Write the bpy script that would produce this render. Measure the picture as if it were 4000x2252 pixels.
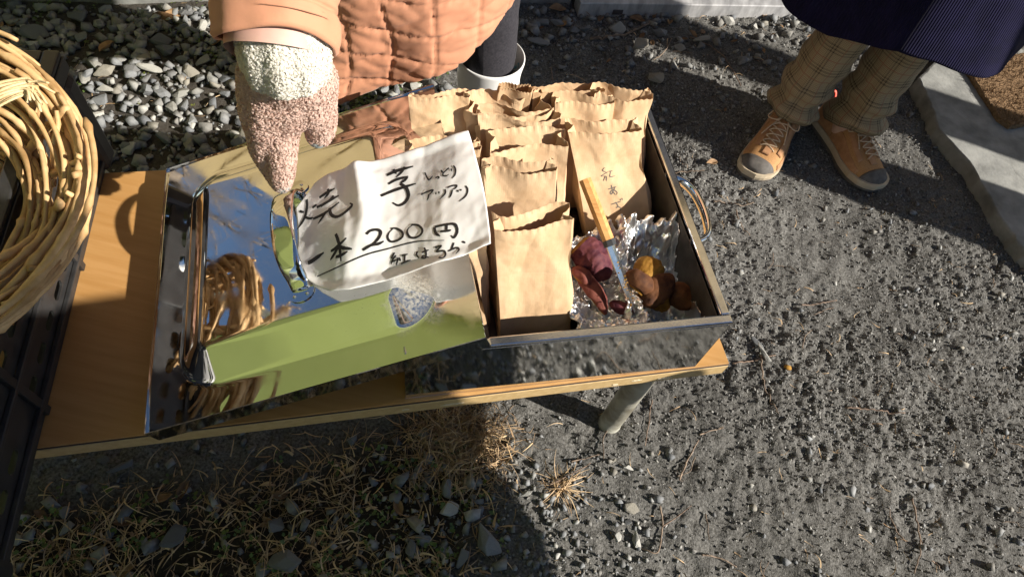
import bpy, bmesh, math, random
import numpy as np
from mathutils import Vector, Matrix
from mathutils.bvhtree import BVHTree

for o in list(bpy.data.objects):
    bpy.data.objects.remove(o)
SC = bpy.context.scene
COL = SC.collection
random.seed(7)
RS = np.random.RandomState(11)
R = math.radians

# ------------------------------------------------------------------ camera
FPX, PITCH, ROLL, CAMH = 2570.0, R(57.57), R(-13.567), 1.314
_f = np.array([0, math.cos(PITCH), -math.sin(PITCH)])
_r = np.array([1.0, 0, 0])
_d = np.cross(_f, _r)
CR = _r * math.cos(ROLL) + _d * math.sin(ROLL)
CD = -_r * math.sin(ROLL) + _d * math.cos(ROLL)
CO = np.array([0, 0, CAMH])
cam = bpy.data.cameras.new('camera')
cam_o = bpy.data.objects.new('camera', cam)
COL.objects.link(cam_o)
cam_o.matrix_world = Matrix(((CR[0], -CD[0], -_f[0], 0), (CR[1], -CD[1], -_f[1], 0), (CR[2], -CD[2], -_f[2], CAMH), (0, 0, 0, 1)))
cam.sensor_width = 36
cam.lens = FPX / 4000 * 36
cam.clip_start = 0.02
cam.clip_end = 500
SC.camera = cam_o

# ------------------------------------------------------------------ sky and sun
SUN_EL, SUN_AZ = R(29.5), R(-9.5)          # azimuth measured from +X towards +Y
SUN = Vector((math.cos(SUN_EL) * math.cos(SUN_AZ), math.cos(SUN_EL) * math.sin(SUN_AZ), math.sin(SUN_EL)))
w = bpy.data.worlds.new('World')
SC.world = w
w.use_nodes = True
nt = w.node_tree
nt.nodes.clear()
sky = nt.nodes.new('ShaderNodeTexSky')
sky.sky_type = 'NISHITA'
sky.sun_disc = False
sky.sun_elevation = SUN_EL
sky.sun_rotation = R(90) - SUN_AZ
sky.altitude = 900
sky.air_density = 1.0
sky.dust_density = 0.3
sky.ozone_density = 2.0
bg = nt.nodes.new('ShaderNodeBackground')
bg.inputs['Strength'].default_value = 0.05
wo = nt.nodes.new('ShaderNodeOutputWorld')
nt.links.new(sky.outputs[0], bg.inputs[0])
nt.links.new(bg.outputs[0], wo.inputs[0])
sl = bpy.data.lights.new('sun', 'SUN')
sl.energy = 5.0
sl.angle = R(0.53)
sl.color = (1.0, 0.93, 0.82)
so = bpy.data.objects.new('sun', sl)
COL.objects.link(so)
so.rotation_euler = SUN.to_track_quat('Z', 'Y').to_euler()
so.location = (6, -1, 5)
SC.view_settings.view_transform = 'Standard'
SC.view_settings.look = 'None'
SC.view_settings.exposure = 1.0
SC.view_settings.gamma = 1
SC.render.engine = 'CYCLES'

# ------------------------------------------------------------------ helpers
def at(u, v, z=0.0):
    """world point at height z seen at photo coordinates (4000 px wide)"""
    d = CR * (u - 2000) / FPX + CD * (v - 1126) / FPX + _f
    return CO + d * (z - CAMH) / d[2]

def ray(u, v):
    d = CR * (u - 2000) / FPX + CD * (v - 1126) / FPX + _f
    return d / np.linalg.norm(d)

def rp(u, v, dist):
    return CO + ray(u, v) * dist

def tag(o, label=None, cat=None, group=None, kind=None):
    if label: o['label'] = label
    if cat: o['category'] = cat
    if group: o['group'] = group
    if kind: o['kind'] = kind
    return o

def empty(name, loc=(0, 0, 0)):
    o = bpy.data.objects.new(name, None)
    o.empty_display_size = 0.05
    COL.objects.link(o)
    o.location = loc
    return o

def wmat(o):
    m = Matrix.Translation(o.location) @ o.rotation_euler.to_matrix().to_4x4()
    return m

def obj(name, me, mat=None, parent=None):
    o = bpy.data.objects.new(name, me)
    COL.objects.link(o)
    if mat is not None and len(me.materials) == 0:
        me.materials.append(mat)
    if parent is not None:
        o.parent = parent
        # meshes are modelled in world space
        o.matrix_parent_inverse = WM(parent).inverted()
    return o

def WM(o):
    m = wmat(o)
    if o.parent is not None:
        m = WM(o.parent) @ o.matrix_parent_inverse @ m
    return m

def mesh(name, V, F, mat=None, parent=None, smooth=True, uv=None, attr=None):
    """V (n,3); F: list of faces or int array (m,3)/(m,4)"""
    me = bpy.data.meshes.new(name)
    V = np.asarray(V, dtype=np.float32)
    if isinstance(F, np.ndarray) and F.ndim == 2:
        m, k = F.shape
        me.vertices.add(len(V)); me.vertices.foreach_set('co', V.ravel())
        me.loops.add(m * k); me.loops.foreach_set('vertex_index', F.astype(np.int32).ravel())
        me.polygons.add(m)
        me.polygons.foreach_set('loop_start', np.arange(0, m * k, k, dtype=np.int32))
        me.update(calc_edges=True)
    else:
        me.from_pydata([tuple(map(float, v)) for v in V], [], [tuple(int(i) for i in f) for f in F])
        me.update()
    me.validate()
    if smooth:
        me.polygons.foreach_set('use_smooth', np.ones(len(me.polygons), dtype=bool))
    if uv is not None:
        ul = me.uv_layers.new(name='UVMap')
        idx = np.empty(len(me.loops), dtype=np.int32); me.loops.foreach_get('vertex_index', idx)
        ul.data.foreach_set('uv', np.asarray(uv, dtype=np.float32)[idx].ravel())
    if attr is not None:
        for an, (dom, vals) in attr.items():
            a = me.attributes.new(an, 'FLOAT', dom)
            a.data.foreach_set('value', np.asarray(vals, dtype=np.float32))
    return obj(name, me, mat, parent)

def grid_faces(n, m, closed_m=False):
    """n rows, m columns"""
    i = np.arange(n - 1)[:, None]
    j = np.arange(m if closed_m else m - 1)[None, :]
    j2 = (j + 1) % m
    a = i * m + j; b = i * m + j2; c = (i + 1) * m + j2; d = (i + 1) * m + j
    return np.stack([a, b, c, d], -1).reshape(-1, 4)

def hsh(*a):
    s = 0.0
    k = (127.1, 311.7, 74.7, 269.5)
    for x, q in zip(a, k):
        s = s + x * q
    s = np.sin(s) * 43758.5453
    return s - np.floor(s)

def vn(x, y, seed=0):
    ix, iy = np.floor(x), np.floor(y)
    fx, fy = x - ix, y - iy
    ux, uy = fx * fx * (3 - 2 * fx), fy * fy * (3 - 2 * fy)
    h = lambda a, b: hsh(ix + a, iy + b, seed)
    return (h(0, 0) * (1 - ux) + h(1, 0) * ux) * (1 - uy) + (h(0, 1) * (1 - ux) + h(1, 1) * ux) * uy

def vn3(x, y, z, seed=0):
    ix, iy, iz = np.floor(x), np.floor(y), np.floor(z)
    fx, fy, fz = x - ix, y - iy, z - iz
    ux, uy, uz = [q * q * (3 - 2 * q) for q in (fx, fy, fz)]
    def pl(c):
        h = lambda a, b: hsh(ix + a, iy + b, iz + c, seed)
        return (h(0, 0) * (1 - ux) + h(1, 0) * ux) * (1 - uy) + (h(0, 1) * (1 - ux) + h(1, 1) * ux) * uy
    return pl(0) * (1 - uz) + pl(1) * uz

def fbm(x, y, s, seed=0, octv=3):
    t = 0; a = 1.0; n = 0
    for k in range(octv):
        t = t + a * (vn(x * s, y * s, seed + k) - .5); n += a
        a *= .5; s *= 2.1
    return t / n * 2

def fbm3(P, s, seed=0, octv=3):
    t = 0; a = 1.0; n = 0
    for k in range(octv):
        t = t + a * (vn3(P[..., 0] * s, P[..., 1] * s, P[..., 2] * s, seed + k) - .5); n += a
        a *= .5; s *= 2.1
    return t / n * 2

def sstep(a, b, x):
    t = np.clip((x - a) / (b - a), 0, 1)
    return t * t * (3 - 2 * t)

def frames(P):
    P = np.asarray(P, float)
    T = np.gradient(P, axis=0)
    T /= np.linalg.norm(T, axis=1)[:, None] + 1e-12
    ref = np.array([0, 0, 1.0]) if abs(T[0][2]) < .9 else np.array([1.0, 0, 0])
    N = np.empty_like(P)
    n = np.cross(ref, T[0]); n /= np.linalg.norm(n)
    for i in range(len(P)):
        n = n - T[i] * (n @ T[i]); n /= np.linalg.norm(n) + 1e-12
        N[i] = n
    return T, N, np.cross(T, N)

def tube_vf(P, r, seg=8, cap=True, sx=1.0, sy=1.0):
    P = np.asarray(P, float)
    r = np.broadcast_to(np.asarray(r, float), (len(P),))
    T, N, Bn = frames(P)
    a = np.linspace(0, 2 * np.pi, seg, endpoint=False)
    V = P[:, None, :] + r[:, None, None] * (sx * np.cos(a)[None, :, None] * N[:, None, :] + sy * np.sin(a)[None, :, None] * Bn[:, None, :])
    V = V.reshape(-1, 3)
    F = [tuple(f) for f in grid_faces(len(P), seg, True)]
    if cap:
        F.append(tuple(range(seg - 1, -1, -1)))
        F.append(tuple(range((len(P) - 1) * seg, len(P) * seg)))
    return V, F

def merge(parts):
    V = []; F = []; n = 0
    for v, f in parts:
        V.append(np.asarray(v, float)); F += [tuple(i + n for i in q) for q in f]; n += len(v)
    return np.concatenate(V), F

def box_vf(x0, x1, y0, y1, z0, z1, M=None, bev=0.0):
    bm = bmesh.new()
    bmesh.ops.create_cube(bm, size=1)
    for v in bm.verts:
        v.co = Vector(((x0 + x1) / 2 + v.co.x * (x1 - x0), (y0 + y1) / 2 + v.co.y * (y1 - y0), (z0 + z1) / 2 + v.co.z * (z1 - z0)))
    if bev > 0:
        bmesh.ops.bevel(bm, geom=bm.edges[:], offset=bev, segments=2, affect='EDGES', profile=.5)
    V = np.array([v.co[:] for v in bm.verts]); F = [[q.index for q in f.verts] for f in bm.faces]
    bm.free()
    if M is not None:
        A = np.array(M)
        V = V @ A[:3, :3].T + A[:3, 3]
    return V, F

def smooth_path(pts, n=30):
    """Catmull-Rom through pts"""
    P = np.asarray(pts, float)
    if len(P) == 2:
        return P[0] + (P[1] - P[0]) * np.linspace(0, 1, n)[:, None]
    Q = np.vstack([2 * P[0] - P[1], P, 2 * P[-1] - P[-2]])
    out = []
    segs = len(P) - 1
    per = max(2, n // segs)
    for i in range(segs):
        p0, p1, p2, p3 = Q[i:i + 4]
        t = np.linspace(0, 1, per, endpoint=(i == segs - 1))[:, None]
        out.append(.5 * ((2 * p1) + (-p0 + p2) * t + (2 * p0 - 5 * p1 + 4 * p2 - p3) * t ** 2 + (-p0 + 3 * p1 - 3 * p2 + p3) * t ** 3))
    return np.vstack(out)

def curve_poly(outer, holes, thick, n=1):
    """flat polygon with holes in the XY plane, extruded to +-thick/2 -> V,F"""
    cu = bpy.data.curves.new('tmp', 'CURVE'); cu.dimensions = '2D'; cu.fill_mode = 'BOTH'; cu.extrude = thick / 2
    for ring in [outer] + holes:
        s = cu.splines.new('POLY'); s.points.add(len(ring) - 1)
        for p, q in zip(s.points, ring): p.co = (q[0], q[1], 0, 1)
        s.use_cyclic_u = True
    o = bpy.data.objects.new('tmp', cu); COL.objects.link(o)
    bpy.context.view_layer.update()
    me = bpy.data.meshes.new_from_object(o.evaluated_get(bpy.context.evaluated_depsgraph_get()))
    V = np.array([v.co[:] for v in me.vertices]); F = [tuple(p.vertices) for p in me.polygons]
    bpy.data.objects.remove(o); bpy.data.curves.remove(cu); bpy.data.meshes.remove(me)
    return V, F

ICO = None
def fused(chains, voxel, smooth=6):
    """chains: list of [(p, r), ...]; balls strung along each chain are fused into ONE closed skin"""
    global ICO
    if ICO is None:
        bm = bmesh.new(); bmesh.ops.create_icosphere(bm, subdivisions=2, radius=1)
        ICO = (np.array([v.co[:] for v in bm.verts]), np.array([[q.index for q in f.verts] for f in bm.faces])); bm.free()
    V = []; F = []; n = 0
    for ch in chains:
        for k in range(len(ch) - 1 if len(ch) > 1 else 1):
            p0, r0 = np.array(ch[k][0], float), ch[k][1]
            p1, r1 = (np.array(ch[k + 1][0], float), ch[k + 1][1]) if len(ch) > 1 else (p0, r0)
            L = np.linalg.norm(p1 - p0)
            m = max(2, int(L / (.3 * min(r0, r1))) + 1)
            for t in np.linspace(0, 1, m):
                V.append(ICO[0] * (r0 + (r1 - r0) * t) + p0 + (p1 - p0) * t); F.append(ICO[1] + n); n += len(ICO[0])
    me = bpy.data.meshes.new('tmp')
    V = np.concatenate(V); F = np.concatenate(F)
    me.from_pydata(V.tolist(), [], F.tolist())
    o = bpy.data.objects.new('tmp', me); COL.objects.link(o)
    m = o.modifiers.new('r', 'REMESH'); m.mode = 'VOXEL'; m.voxel_size = voxel
    s = o.modifiers.new('s', 'SMOOTH'); s.factor = .5; s.iterations = smooth
    bpy.context.view_layer.update()
    me2 = bpy.data.meshes.new_from_object(o.evaluated_get(bpy.context.evaluated_depsgraph_get()))
    bpy.data.objects.remove(o); bpy.data.meshes.remove(me)
    me2.polygons.foreach_set('use_smooth', np.ones(len(me2.polygons), dtype=bool))
    return me2

# ------------------------------------------------------------------ materials
def mat(name, c1, c2=None, rough=.6, metal=0.0, scale=20, detail=4, bump=0.0, bscale=80, bdist=.002, rnd=None, coord='Object', spec=.5, rvar=0.0, ramp=(.35, .65), sheen=0, stretch=None, trans=0.0):
    m = bpy.data.materials.new(name); m.use_nodes = True
    n = m.node_tree.nodes; l = m.node_tree.links
    b = n['Principled BSDF']
    b.inputs['Roughness'].default_value = rough
    b.inputs['Metallic'].default_value = metal
    b.inputs['Specular IOR Level'].default_value = spec
    if sheen: b.inputs['Sheen Weight'].default_value = sheen
    b.inputs['Base Color'].default_value = (*c1, 1)
    tc = n.new('ShaderNodeTexCoord'); vec = tc.outputs[coord]
    if stretch:
        mp = n.new('ShaderNodeMapping'); mp.inputs['Scale'].default_value = stretch
        l.new(vec, mp.inputs[0]); vec = mp.outputs[0]
    if c2 is not None:
        nz = n.new('ShaderNodeTexNoise'); nz.inputs['Scale'].default_value = scale; nz.inputs['Detail'].default_value = detail; nz.inputs['Roughness'].default_value = .6
        l.new(vec, nz.inputs['Vector'])
        cr = n.new('ShaderNodeValToRGB'); cr.color_ramp.elements[0].position = ramp[0]; cr.color_ramp.elements[1].position = ramp[1]
        cr.color_ramp.elements[0].color = (*c1, 1); cr.color_ramp.elements[1].color = (*c2, 1)
        l.new(nz.outputs['Fac'], cr.inputs['Fac'])
        outc = cr.outputs['Color']
        if rnd is not None:      # rnd = (source, dark, light): per-piece tint
            if rnd[0] in ('object', 'alpha'):
                oi = n.new('ShaderNodeObjectInfo'); src = oi.outputs['Alpha' if rnd[0] == 'alpha' else 'Random']
            else:
                an = n.new('ShaderNodeAttribute'); an.attribute_name = 'rnd'; src = an.outputs['Fac']
            c3 = n.new('ShaderNodeValToRGB')
            els = c3.color_ramp.elements
            els[0].color = (*rnd[1][0], 1); els[1].color = (*rnd[1][-1], 1)
            for k, cc in enumerate(rnd[1][1:-1]):
                e = els.new((k + 1) / (len(rnd[1]) - 1)); e.color = (*cc, 1)
            l.new(src, c3.inputs['Fac'])
            mx = n.new('ShaderNodeMix'); mx.data_type = 'RGBA'; mx.blend_type = 'MULTIPLY'; mx.inputs['Factor'].default_value = 1
            l.new(outc, mx.inputs[6]); l.new(c3.outputs['Color'], mx.inputs[7]); outc = mx.outputs[2]
        l.new(outc, b.inputs['Base Color'])
        if rvar:
            mr = n.new('ShaderNodeMapRange'); mr.inputs['To Min'].default_value = rough - rvar; mr.inputs['To Max'].default_value = rough + rvar
            l.new(nz.outputs['Fac'], mr.inputs['Value']); l.new(mr.outputs[0], b.inputs['Roughness'])
    if bump:
        nb = n.new('ShaderNodeTexNoise'); nb.inputs['Scale'].default_value = bscale; nb.inputs['Detail'].default_value = 5
        l.new(vec, nb.inputs['Vector'])
        bp = n.new('ShaderNodeBump'); bp.inputs['Strength'].default_value = bump; bp.inputs['Distance'].default_value = bdist
        l.new(nb.outputs['Fac'], bp.inputs['Height']); l.new(bp.outputs[0], b.inputs['Normal'])
    if trans:
        b.inputs['Transmission Weight'].default_value = 0
        t = n.new('ShaderNodeBsdfTranslucent'); ms = n.new('ShaderNodeMixShader'); ms.inputs[0].default_value = trans
        out = n['Material Output']
        if c2 is not None: l.new(outc, t.inputs['Color'])
        else: t.inputs['Color'].default_value = (*c1, 1)
        l.new(b.outputs[0], ms.inputs[1]); l.new(t.outputs[0], ms.inputs[2]); l.new(ms.outputs[0], out.inputs[0])
    return m

M = {}
STONE_TINTS = [(.42, .44, .48), (.8, .82, .84), (.6, .62, .65), (.95, .93, .86), (.55, .55, .56), (.9, .83, .7), (.7, .72, .76), (1.4, 1.37, 1.28)]
M['stone'] = mat('stone', (.19, .195, .2), (.31, .31, .305), rough=.85, scale=45, bump=.5, bscale=160, bdist=.002, rnd=('alpha', STONE_TINTS))
M['stones'] = mat('stones', (.19, .195, .2), (.31, .31, .305), rough=.85, scale=45, bump=.5, bscale=160, bdist=.002, rnd=('attr', STONE_TINTS))
M['clod'] = mat('clod', (.098, .096, .092), (.175, .173, .168), rough=.95, scale=60, bump=.6, bscale=300, bdist=.001, rnd=('attr', [(.75, .75, .75), (1.2, 1.2, 1.2), (.75, .74, .72), (1.7, 1.68, 1.65), (.9, .9, .9), (2.3, 2.28, 2.2)]))
M['pebble'] = mat('pebble', (.03, .028, .027), (.07, .065, .06), rough=.5, scale=40, bump=.2, bscale=120)
M['straw'] = mat('straw', (.38, .265, .155), (.56, .43, .28), rough=.75, scale=30, rnd=('attr', [(.45, .4, .35), (.9, .85, .8), (1.2, 1.15, 1.0), (.6, .5, .42)]))
M['weed'] = mat('weed', (.05, .09, .02), (.11, .16, .04), rough=.6, scale=60, rnd=('attr', [(.7, .8, .7), (1, 1, 1), (1.3, .9, .6)]))
M['leaf'] = mat('leaf', (.2, .12, .06), (.4, .27, .15), rough=.7, scale=25, bump=.3, bscale=60, rnd=('object', [(.6, .5, .45), (1, .95, .9), (1.3, 1.2, 1.05)]), trans=.15)
M['twig'] = mat('twig', (.12, .09, .07), (.27, .21, .16), rough=.8, scale=60, bump=.4, bscale=200, bdist=.001, rnd=('object', [(.55, .53, .5), (1.1, 1.05, 1), (.75, .65, .6)]))
M['steel'] = mat('polished_steel', (.74, .74, .73), (.8, .8, .79), rough=.055, metal=1, scale=9, rvar=.03)
M['brushed'] = mat('rim_steel', (.56, .56, .58), (.68, .68, .7), rough=.13, metal=1, scale=60, rvar=.06, bump=.08, bscale=400, bdist=.0005, stretch=(1, 1, 1))
M['innersteel'] = mat('scorched_shaded_steel', (.05, .045, .042), (.16, .15, .14), rough=.45, metal=.6, scale=14, rvar=.1)  # scorched metal, also darkened for the shade inside the box
M['kraft'] = mat('kraft_paper', (.55, .375, .22), (.64, .455, .285), rough=.8, scale=30, bump=.3, bscale=160, bdist=.0012, rnd=('object', [(.93, .93, .93), (1.03, 1.02, 1.0), (.98, .96, .94)]), trans=.12, spec=.3)
M['paper'] = mat('white_paper', (.80, .80, .79), (.85, .85, .84), rough=.7, scale=14, bump=.25, bscale=60, bdist=.001, trans=.12, spec=.3)
M['ink'] = mat('black_ink', (.008, .008, .009), (.014, .014, .015), rough=.55, scale=80)
M['pencil'] = mat('pencil_lead', (.09, .075, .065), (.15, .13, .11), rough=.6, scale=400)
M['blueink'] = mat('blue_marker', (.12, .42, .55), (.3, .6, .68), rough=.5, scale=150)
M['laminate'] = mat('wood_laminate', (.38, .20, .065), (.44, .245, .09), rough=.38, scale=7, detail=6, bump=.05, bscale=200, bdist=.0004, stretch=(1, 14, 1), rvar=.05)
M['edgeband'] = mat('table_edge_band', (.42, .29, .13), (.5, .36, .18), rough=.55, scale=30, stretch=(1, 8, 4))
M['darkseam'] = mat('dark_seam', (.05, .035, .03), rough=.7)
M['chip'] = mat('chipped_core', (.5, .42, .28), (.68, .6, .45), rough=.9, scale=150, bump=.6, bscale=300)
M['galv'] = mat('galvanised_pipe', (.24, .22, .17), (.46, .45, .39), rough=.5, metal=.45, scale=25, bump=.3, bscale=90, rvar=.12)
M['crate'] = mat('black_plastic', (.018, .018, .019), (.032, .032, .033), rough=.42, scale=40, bump=.15, bscale=250, bdist=.0006, rvar=.08)
M['rattan'] = mat('vine_rattan', (.42, .265, .115), (.60, .42, .225), rough=.68, scale=40, bump=.25, bscale=120, bdist=.001, rnd=('attr', [(.62, .55, .45), (.95, .9, .85), (1.15, 1.12, 1.1), (.8, .72, .6)]))
M['rope'] = mat('rope_fibre', (.5, .36, .18), (.66, .52, .3), rough=.85, scale=80, bump=.5, bscale=300)
M['foil'] = mat('aluminium_foil', (.86, .86, .86), (.93, .93, .93), rough=.34, metal=1, scale=40, rvar=.08)
M['wood'] = mat('knife_handle_wood', (.46, .22, .065), (.62, .34, .12), rough=.45, scale=50, stretch=(1, 1, 6), bump=.1, bscale=200)
M['ferrule'] = mat('black_ferrule', (.02, .02, .022), (.04, .04, .04), rough=.35, scale=40)
M['blade'] = mat('blade_steel', (.6, .6, .6), (.74, .74, .73), rough=.2, metal=1, scale=70, rvar=.1)
M['coat'] = mat('peach_quilted_nylon', (.46, .21, .122), (.50, .24, .142), rough=.72, scale=9, bump=.25, bscale=120, bdist=.0012, spec=.25, sheen=.1)
M['lining'] = mat('pink_lining', (.5, .3, .24), (.56, .36, .3), rough=.6, scale=20)
M['glove'] = mat('dusty_pink_fleece', (.72, .54, .46), (.82, .65, .57), rough=.95, scale=90, bump=.8, bscale=180, bdist=.003, rnd=('attr', [(.92, .9, .9), (1, 1, 1), (1.06, 1.06, 1.06)]), trans=.5, spec=.1)
M['cream'] = mat('cream_fleece', (.86, .83, .76), (.92, .90, .84), rough=.95, scale=90, bump=.8, bscale=180, bdist=.003, rnd=('attr', [(.94, .93, .92), (1, 1, 1), (1.05, 1.05, 1.05)]), trans=.5, spec=.1)
M['grip'] = mat('grey_fingertip', (.2, .24, .25), (.3, .33, .33), rough=.7, scale=90)
M['blackcloth'] = mat('black_velour', (.018, .017, .022), (.035, .033, .04), rough=.9, scale=200, sheen=.06, spec=.2)
M['boot'] = mat('white_rubber', (.66, .66, .66), (.74, .74, .735), rough=.4, scale=20, bump=.05, bscale=60)
M['navy'] = mat('navy_corduroy', (.0035, .0032, .018), (.007, .006, .03), rough=.9, scale=30, spec=.15)
M['skin'] = mat('skin', (.55, .34, .25), (.62, .4, .3), rough=.55, scale=40)
M['hair'] = mat('dark_hair', (.02, .016, .014), (.04, .03, .025), rough=.5, scale=90)
M['darkcoat'] = mat('charcoal_wool', (.03, .03, .034), (.055, .055, .06), rough=.9, scale=60)
M['olive'] = mat('olive_nylon', (.06, .065, .03), (.08, .085, .04), rough=.7, scale=20)
M['canvas'] = mat('tote_canvas', (.35, .3, .2), (.42, .36, .26), rough=.9, scale=60)
M['concrete'] = mat('concrete', (.14, .143, .137), (.29, .293, .28), rough=.9, scale=11, detail=8, bump=.5, bscale=130, bdist=.002)
M['siding'] = mat('tan_siding', (.40, .30, .15), (.46, .355, .19), rough=.8, scale=4)
M['alu'] = mat('weathered_aluminium', (.30, .30, .31), (.55, .55, .56), rough=.55, metal=.35, scale=12, detail=8, bump=.1, bscale=70, stretch=(3, 1, 1), rvar=.1)
M['darkalu'] = mat('dark_track', (.03, .025, .025), (.07, .06, .06), rough=.5, scale=20)
M['coir'] = mat('coir_mat', (.13, .075, .035), (.26, .16, .08), rough=1, scale=120, bump=1, bscale=250, bdist=.004)
M['tent'] = mat('green_tarpaulin', (.58, .63, .36), (.61, .66, .39), rough=.6, scale=3, trans=.62)
M['pole'] = mat('white_pole', (.6, .6, .6), rough=.5)
M['bark'] = mat('bark', (.10, .075, .055), (.2, .16, .12), rough=.9, scale=12, bump=.6, bscale=40)
M['shoe'] = mat('tan_suede', (.33, .165, .075), (.42, .22, .105), rough=.85, scale=60, bump=.3, bscale=300, bdist=.0008)
M['shoemesh'] = mat('brown_mesh', (.32, .16, .055), (.46, .25, .10), rough=.8, scale=500, bump=.5, bscale=600, bdist=.001)
M['rubber'] = mat('dark_grey_rubber', (.07, .062, .055), (.12, .108, .098), rough=.75, scale=60, bump=.1, bscale=200)
M['midsole'] = mat('cream_midsole', (.42, .34, .24), (.5, .42, .3), rough=.6, scale=40)
M['lace'] = mat('beige_lace', (.45, .32, .2), (.58, .44, .3), rough=.9, scale=200)
M['redtab'] = mat('red_pull_tab', (.7, .06, .03), (.8, .1, .05), rough=.6, scale=60)
M['yam'] = mat('purple_yam_skin', (.055, .009, .02), (.17, .05, .052), rough=.75, scale=45, detail=8, bump=.6, bscale=90, bdist=.002, ramp=(.4, .75), spec=.3)
M['redpeel'] = mat('red_yam_peel', (.095, .015, .017), (.2, .065, .045), rough=.75, scale=50, detail=8, bump=.7, bscale=100, bdist=.002, spec=.3)
M['burnt'] = mat('browned_yam_skin', (.035, .012, .006), (.15, .06, .022), rough=.8, scale=30, detail=8, bump=.8, bscale=70, bdist=.003, spec=.25)
M['flesh'] = mat('yellow_yam_flesh', (.21, .095, .009), (.33, .175, .026), rough=.75, scale=40, bump=.8, bscale=120, spec=.3)
M['dish'] = mat('grey_bag_plastic', (.5, .52, .53), (.62, .63, .64), rough=.3, scale=20)

def plaid():
    m = bpy.data.materials.new('glen_check_wool'); m.use_nodes = True
    n = m.node_tree.nodes; l = m.node_tree.links; b = n['Principled BSDF']
    b.inputs['Roughness'].default_value = .9
    uv = n.new('ShaderNodeUVMap'); sp = n.new('ShaderNodeSeparateXYZ'); l.new(uv.outputs[0], sp.inputs[0])
    def mth(op, a, b2=None, c=None):
        q = n.new('ShaderNodeMath'); q.operation = op
        for i, x in enumerate((a, b2, c)):
            if x is None: continue
            if isinstance(x, (int, float)): q.inputs[i].default_value = x
            else: l.new(x, q.inputs[i])
        return q.outputs[0]
    def band(x, period, lo, hi):      # 1 inside the band
        f = mth('FRACT', mth('DIVIDE', x, period))
        return mth('MULTIPLY', mth('GREATER_THAN', f, lo), mth('LESS_THAN', f, hi))
    X, Y = sp.outputs[0], sp.outputs[1]
    res = []
    for a in (X, Y):
        fine = band(a, .0042, 0, .45)
        zone = band(a, .064, .0, .34)
        coarse = mth('MULTIPLY', band(a, .0088, 0, .5), zone)
        line = band(a, .064, .66, .70)
        res.append((fine, coarse, line, zone))
    fineb = mth('MULTIPLY', mth('ADD', res[0][0], res[1][0]), .22)
    co = mth('MULTIPLY', mth('ADD', res[0][1], res[1][1]), .38)
    dark = mth('MINIMUM', mth('ADD', fineb, co), 1)
    c1 = n.new('ShaderNodeMix'); c1.data_type = 'RGBA'
    c1.inputs[6].default_value = (.31, .24, .14, 1); c1.inputs[7].default_value = (.05, .034, .02, 1)
    l.new(dark, c1.inputs[0])
    c2 = n.new('ShaderNodeMix'); c2.data_type = 'RGBA'; c2.inputs[7].default_value = (.22, .07, .04, 1)
    l.new(c1.outputs[2], c2.inputs[6]); l.new(mth('MULTIPLY', mth('MAXIMUM', res[0][2], res[1][2]), .6), c2.inputs[0])
    l.new(c2.outputs[2], b.inputs['Base Color'])
    return m
M['plaid'] = plaid()

def cordbump(m, period=.0045):
    n = m.node_tree.nodes; l = m.node_tree.links; b = n['Principled BSDF']
    uv = n.new('ShaderNodeUVMap'); sp = n.new('ShaderNodeSeparateXYZ'); l.new(uv.outputs[0], sp.inputs[0])
    q = n.new('ShaderNodeMath'); q.operation = 'MULTIPLY'; q.inputs[1].default_value = 2 * math.pi / period; l.new(sp.outputs[0], q.inputs[0])
    s = n.new('ShaderNodeMath'); s.operation = 'SINE'; l.new(q.outputs[0], s.inputs[0])
    bp = n.new('ShaderNodeBump'); bp.inputs['Strength'].default_value = 1; bp.inputs['Distance'].default_value = .0007
    l.new(s.outputs[0], bp.inputs['Height']); l.new(bp.outputs[0], b.inputs['Normal'])
cordbump(M['navy'])

# ================================================================== SETTING
TA = .3822                                     # table yaw
TC, TS = math.cos(TA), math.sin(TA)
TFR = np.array([.3699, .5385]); TD = .4727; TH = .40
def yfront(x): return TFR[1] + (x - TFR[0]) * TS / TC
def yback(x): return yfront(x) + TD / TC
WA = R(20.5); WP = np.array([-.172, 1.905])    # house wall foot line
def walldist(x, y):                            # metres in front of the wall
    return (x - WP[0]) * math.sin(WA) - (y - WP[1]) * math.cos(WA)

def zone_grass(x, y):
    n = fbm(x, y, 5, 3) * .12
    return sstep(.1, -.06, x + n + (y - .45) * -.05) * sstep(.12, -.02, y - yfront(x) + n * .5)
def zone_gravel(x, y):
    n = fbm(x, y, 4, 9) * .15
    return sstep(-.2, -.42, x + n) * sstep(-.3, -.1, y - yback(x))
def zone_wall(x, y):
    return sstep(.42, .15, walldist(x, y) + fbm(x, y, 5, 5) * .1)

def gh(x, y):
    x = np.asarray(x, float); y = np.asarray(y, float)
    g = zone_gravel(x, y); gr = zone_grass(x, y)
    h = fbm(x, y, 2.2, 21, 2) * .010 + fbm(x, y, 9, 31, 2) * .005
    d = fbm(x, y, 26, 41, 2) * .006
    # trampled clods: small lumps with pits between them
    c = vn(x * 62, y * 62, 51); c2 = vn(x * 125 + 3, y * 125, 52); c3 = vn(x * 230, y * 230, 53)
    crumb = (np.abs(c - .5) * 2) ** .6 * .0065 + (np.abs(c2 - .5) * 2) ** .7 * .006 + (c3 - .5) * .004
    pit = -sstep(.76, .86, vn(x * 30 + 1.2 * vn(x * 80, y * 80, 58), y * 30 + 1.2 * vn(x * 80, y * 80, 59), 57)) * .009
    wear = .22 + .95 * vn(x * 2.6, y * 2.6, 61)
    far = sstep(3.5, 2.2, np.hypot(x, y - 1))
    return (h + (d + (crumb + pit) * wear) * (1 - .5 * g)) * far - .012 * g

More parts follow.
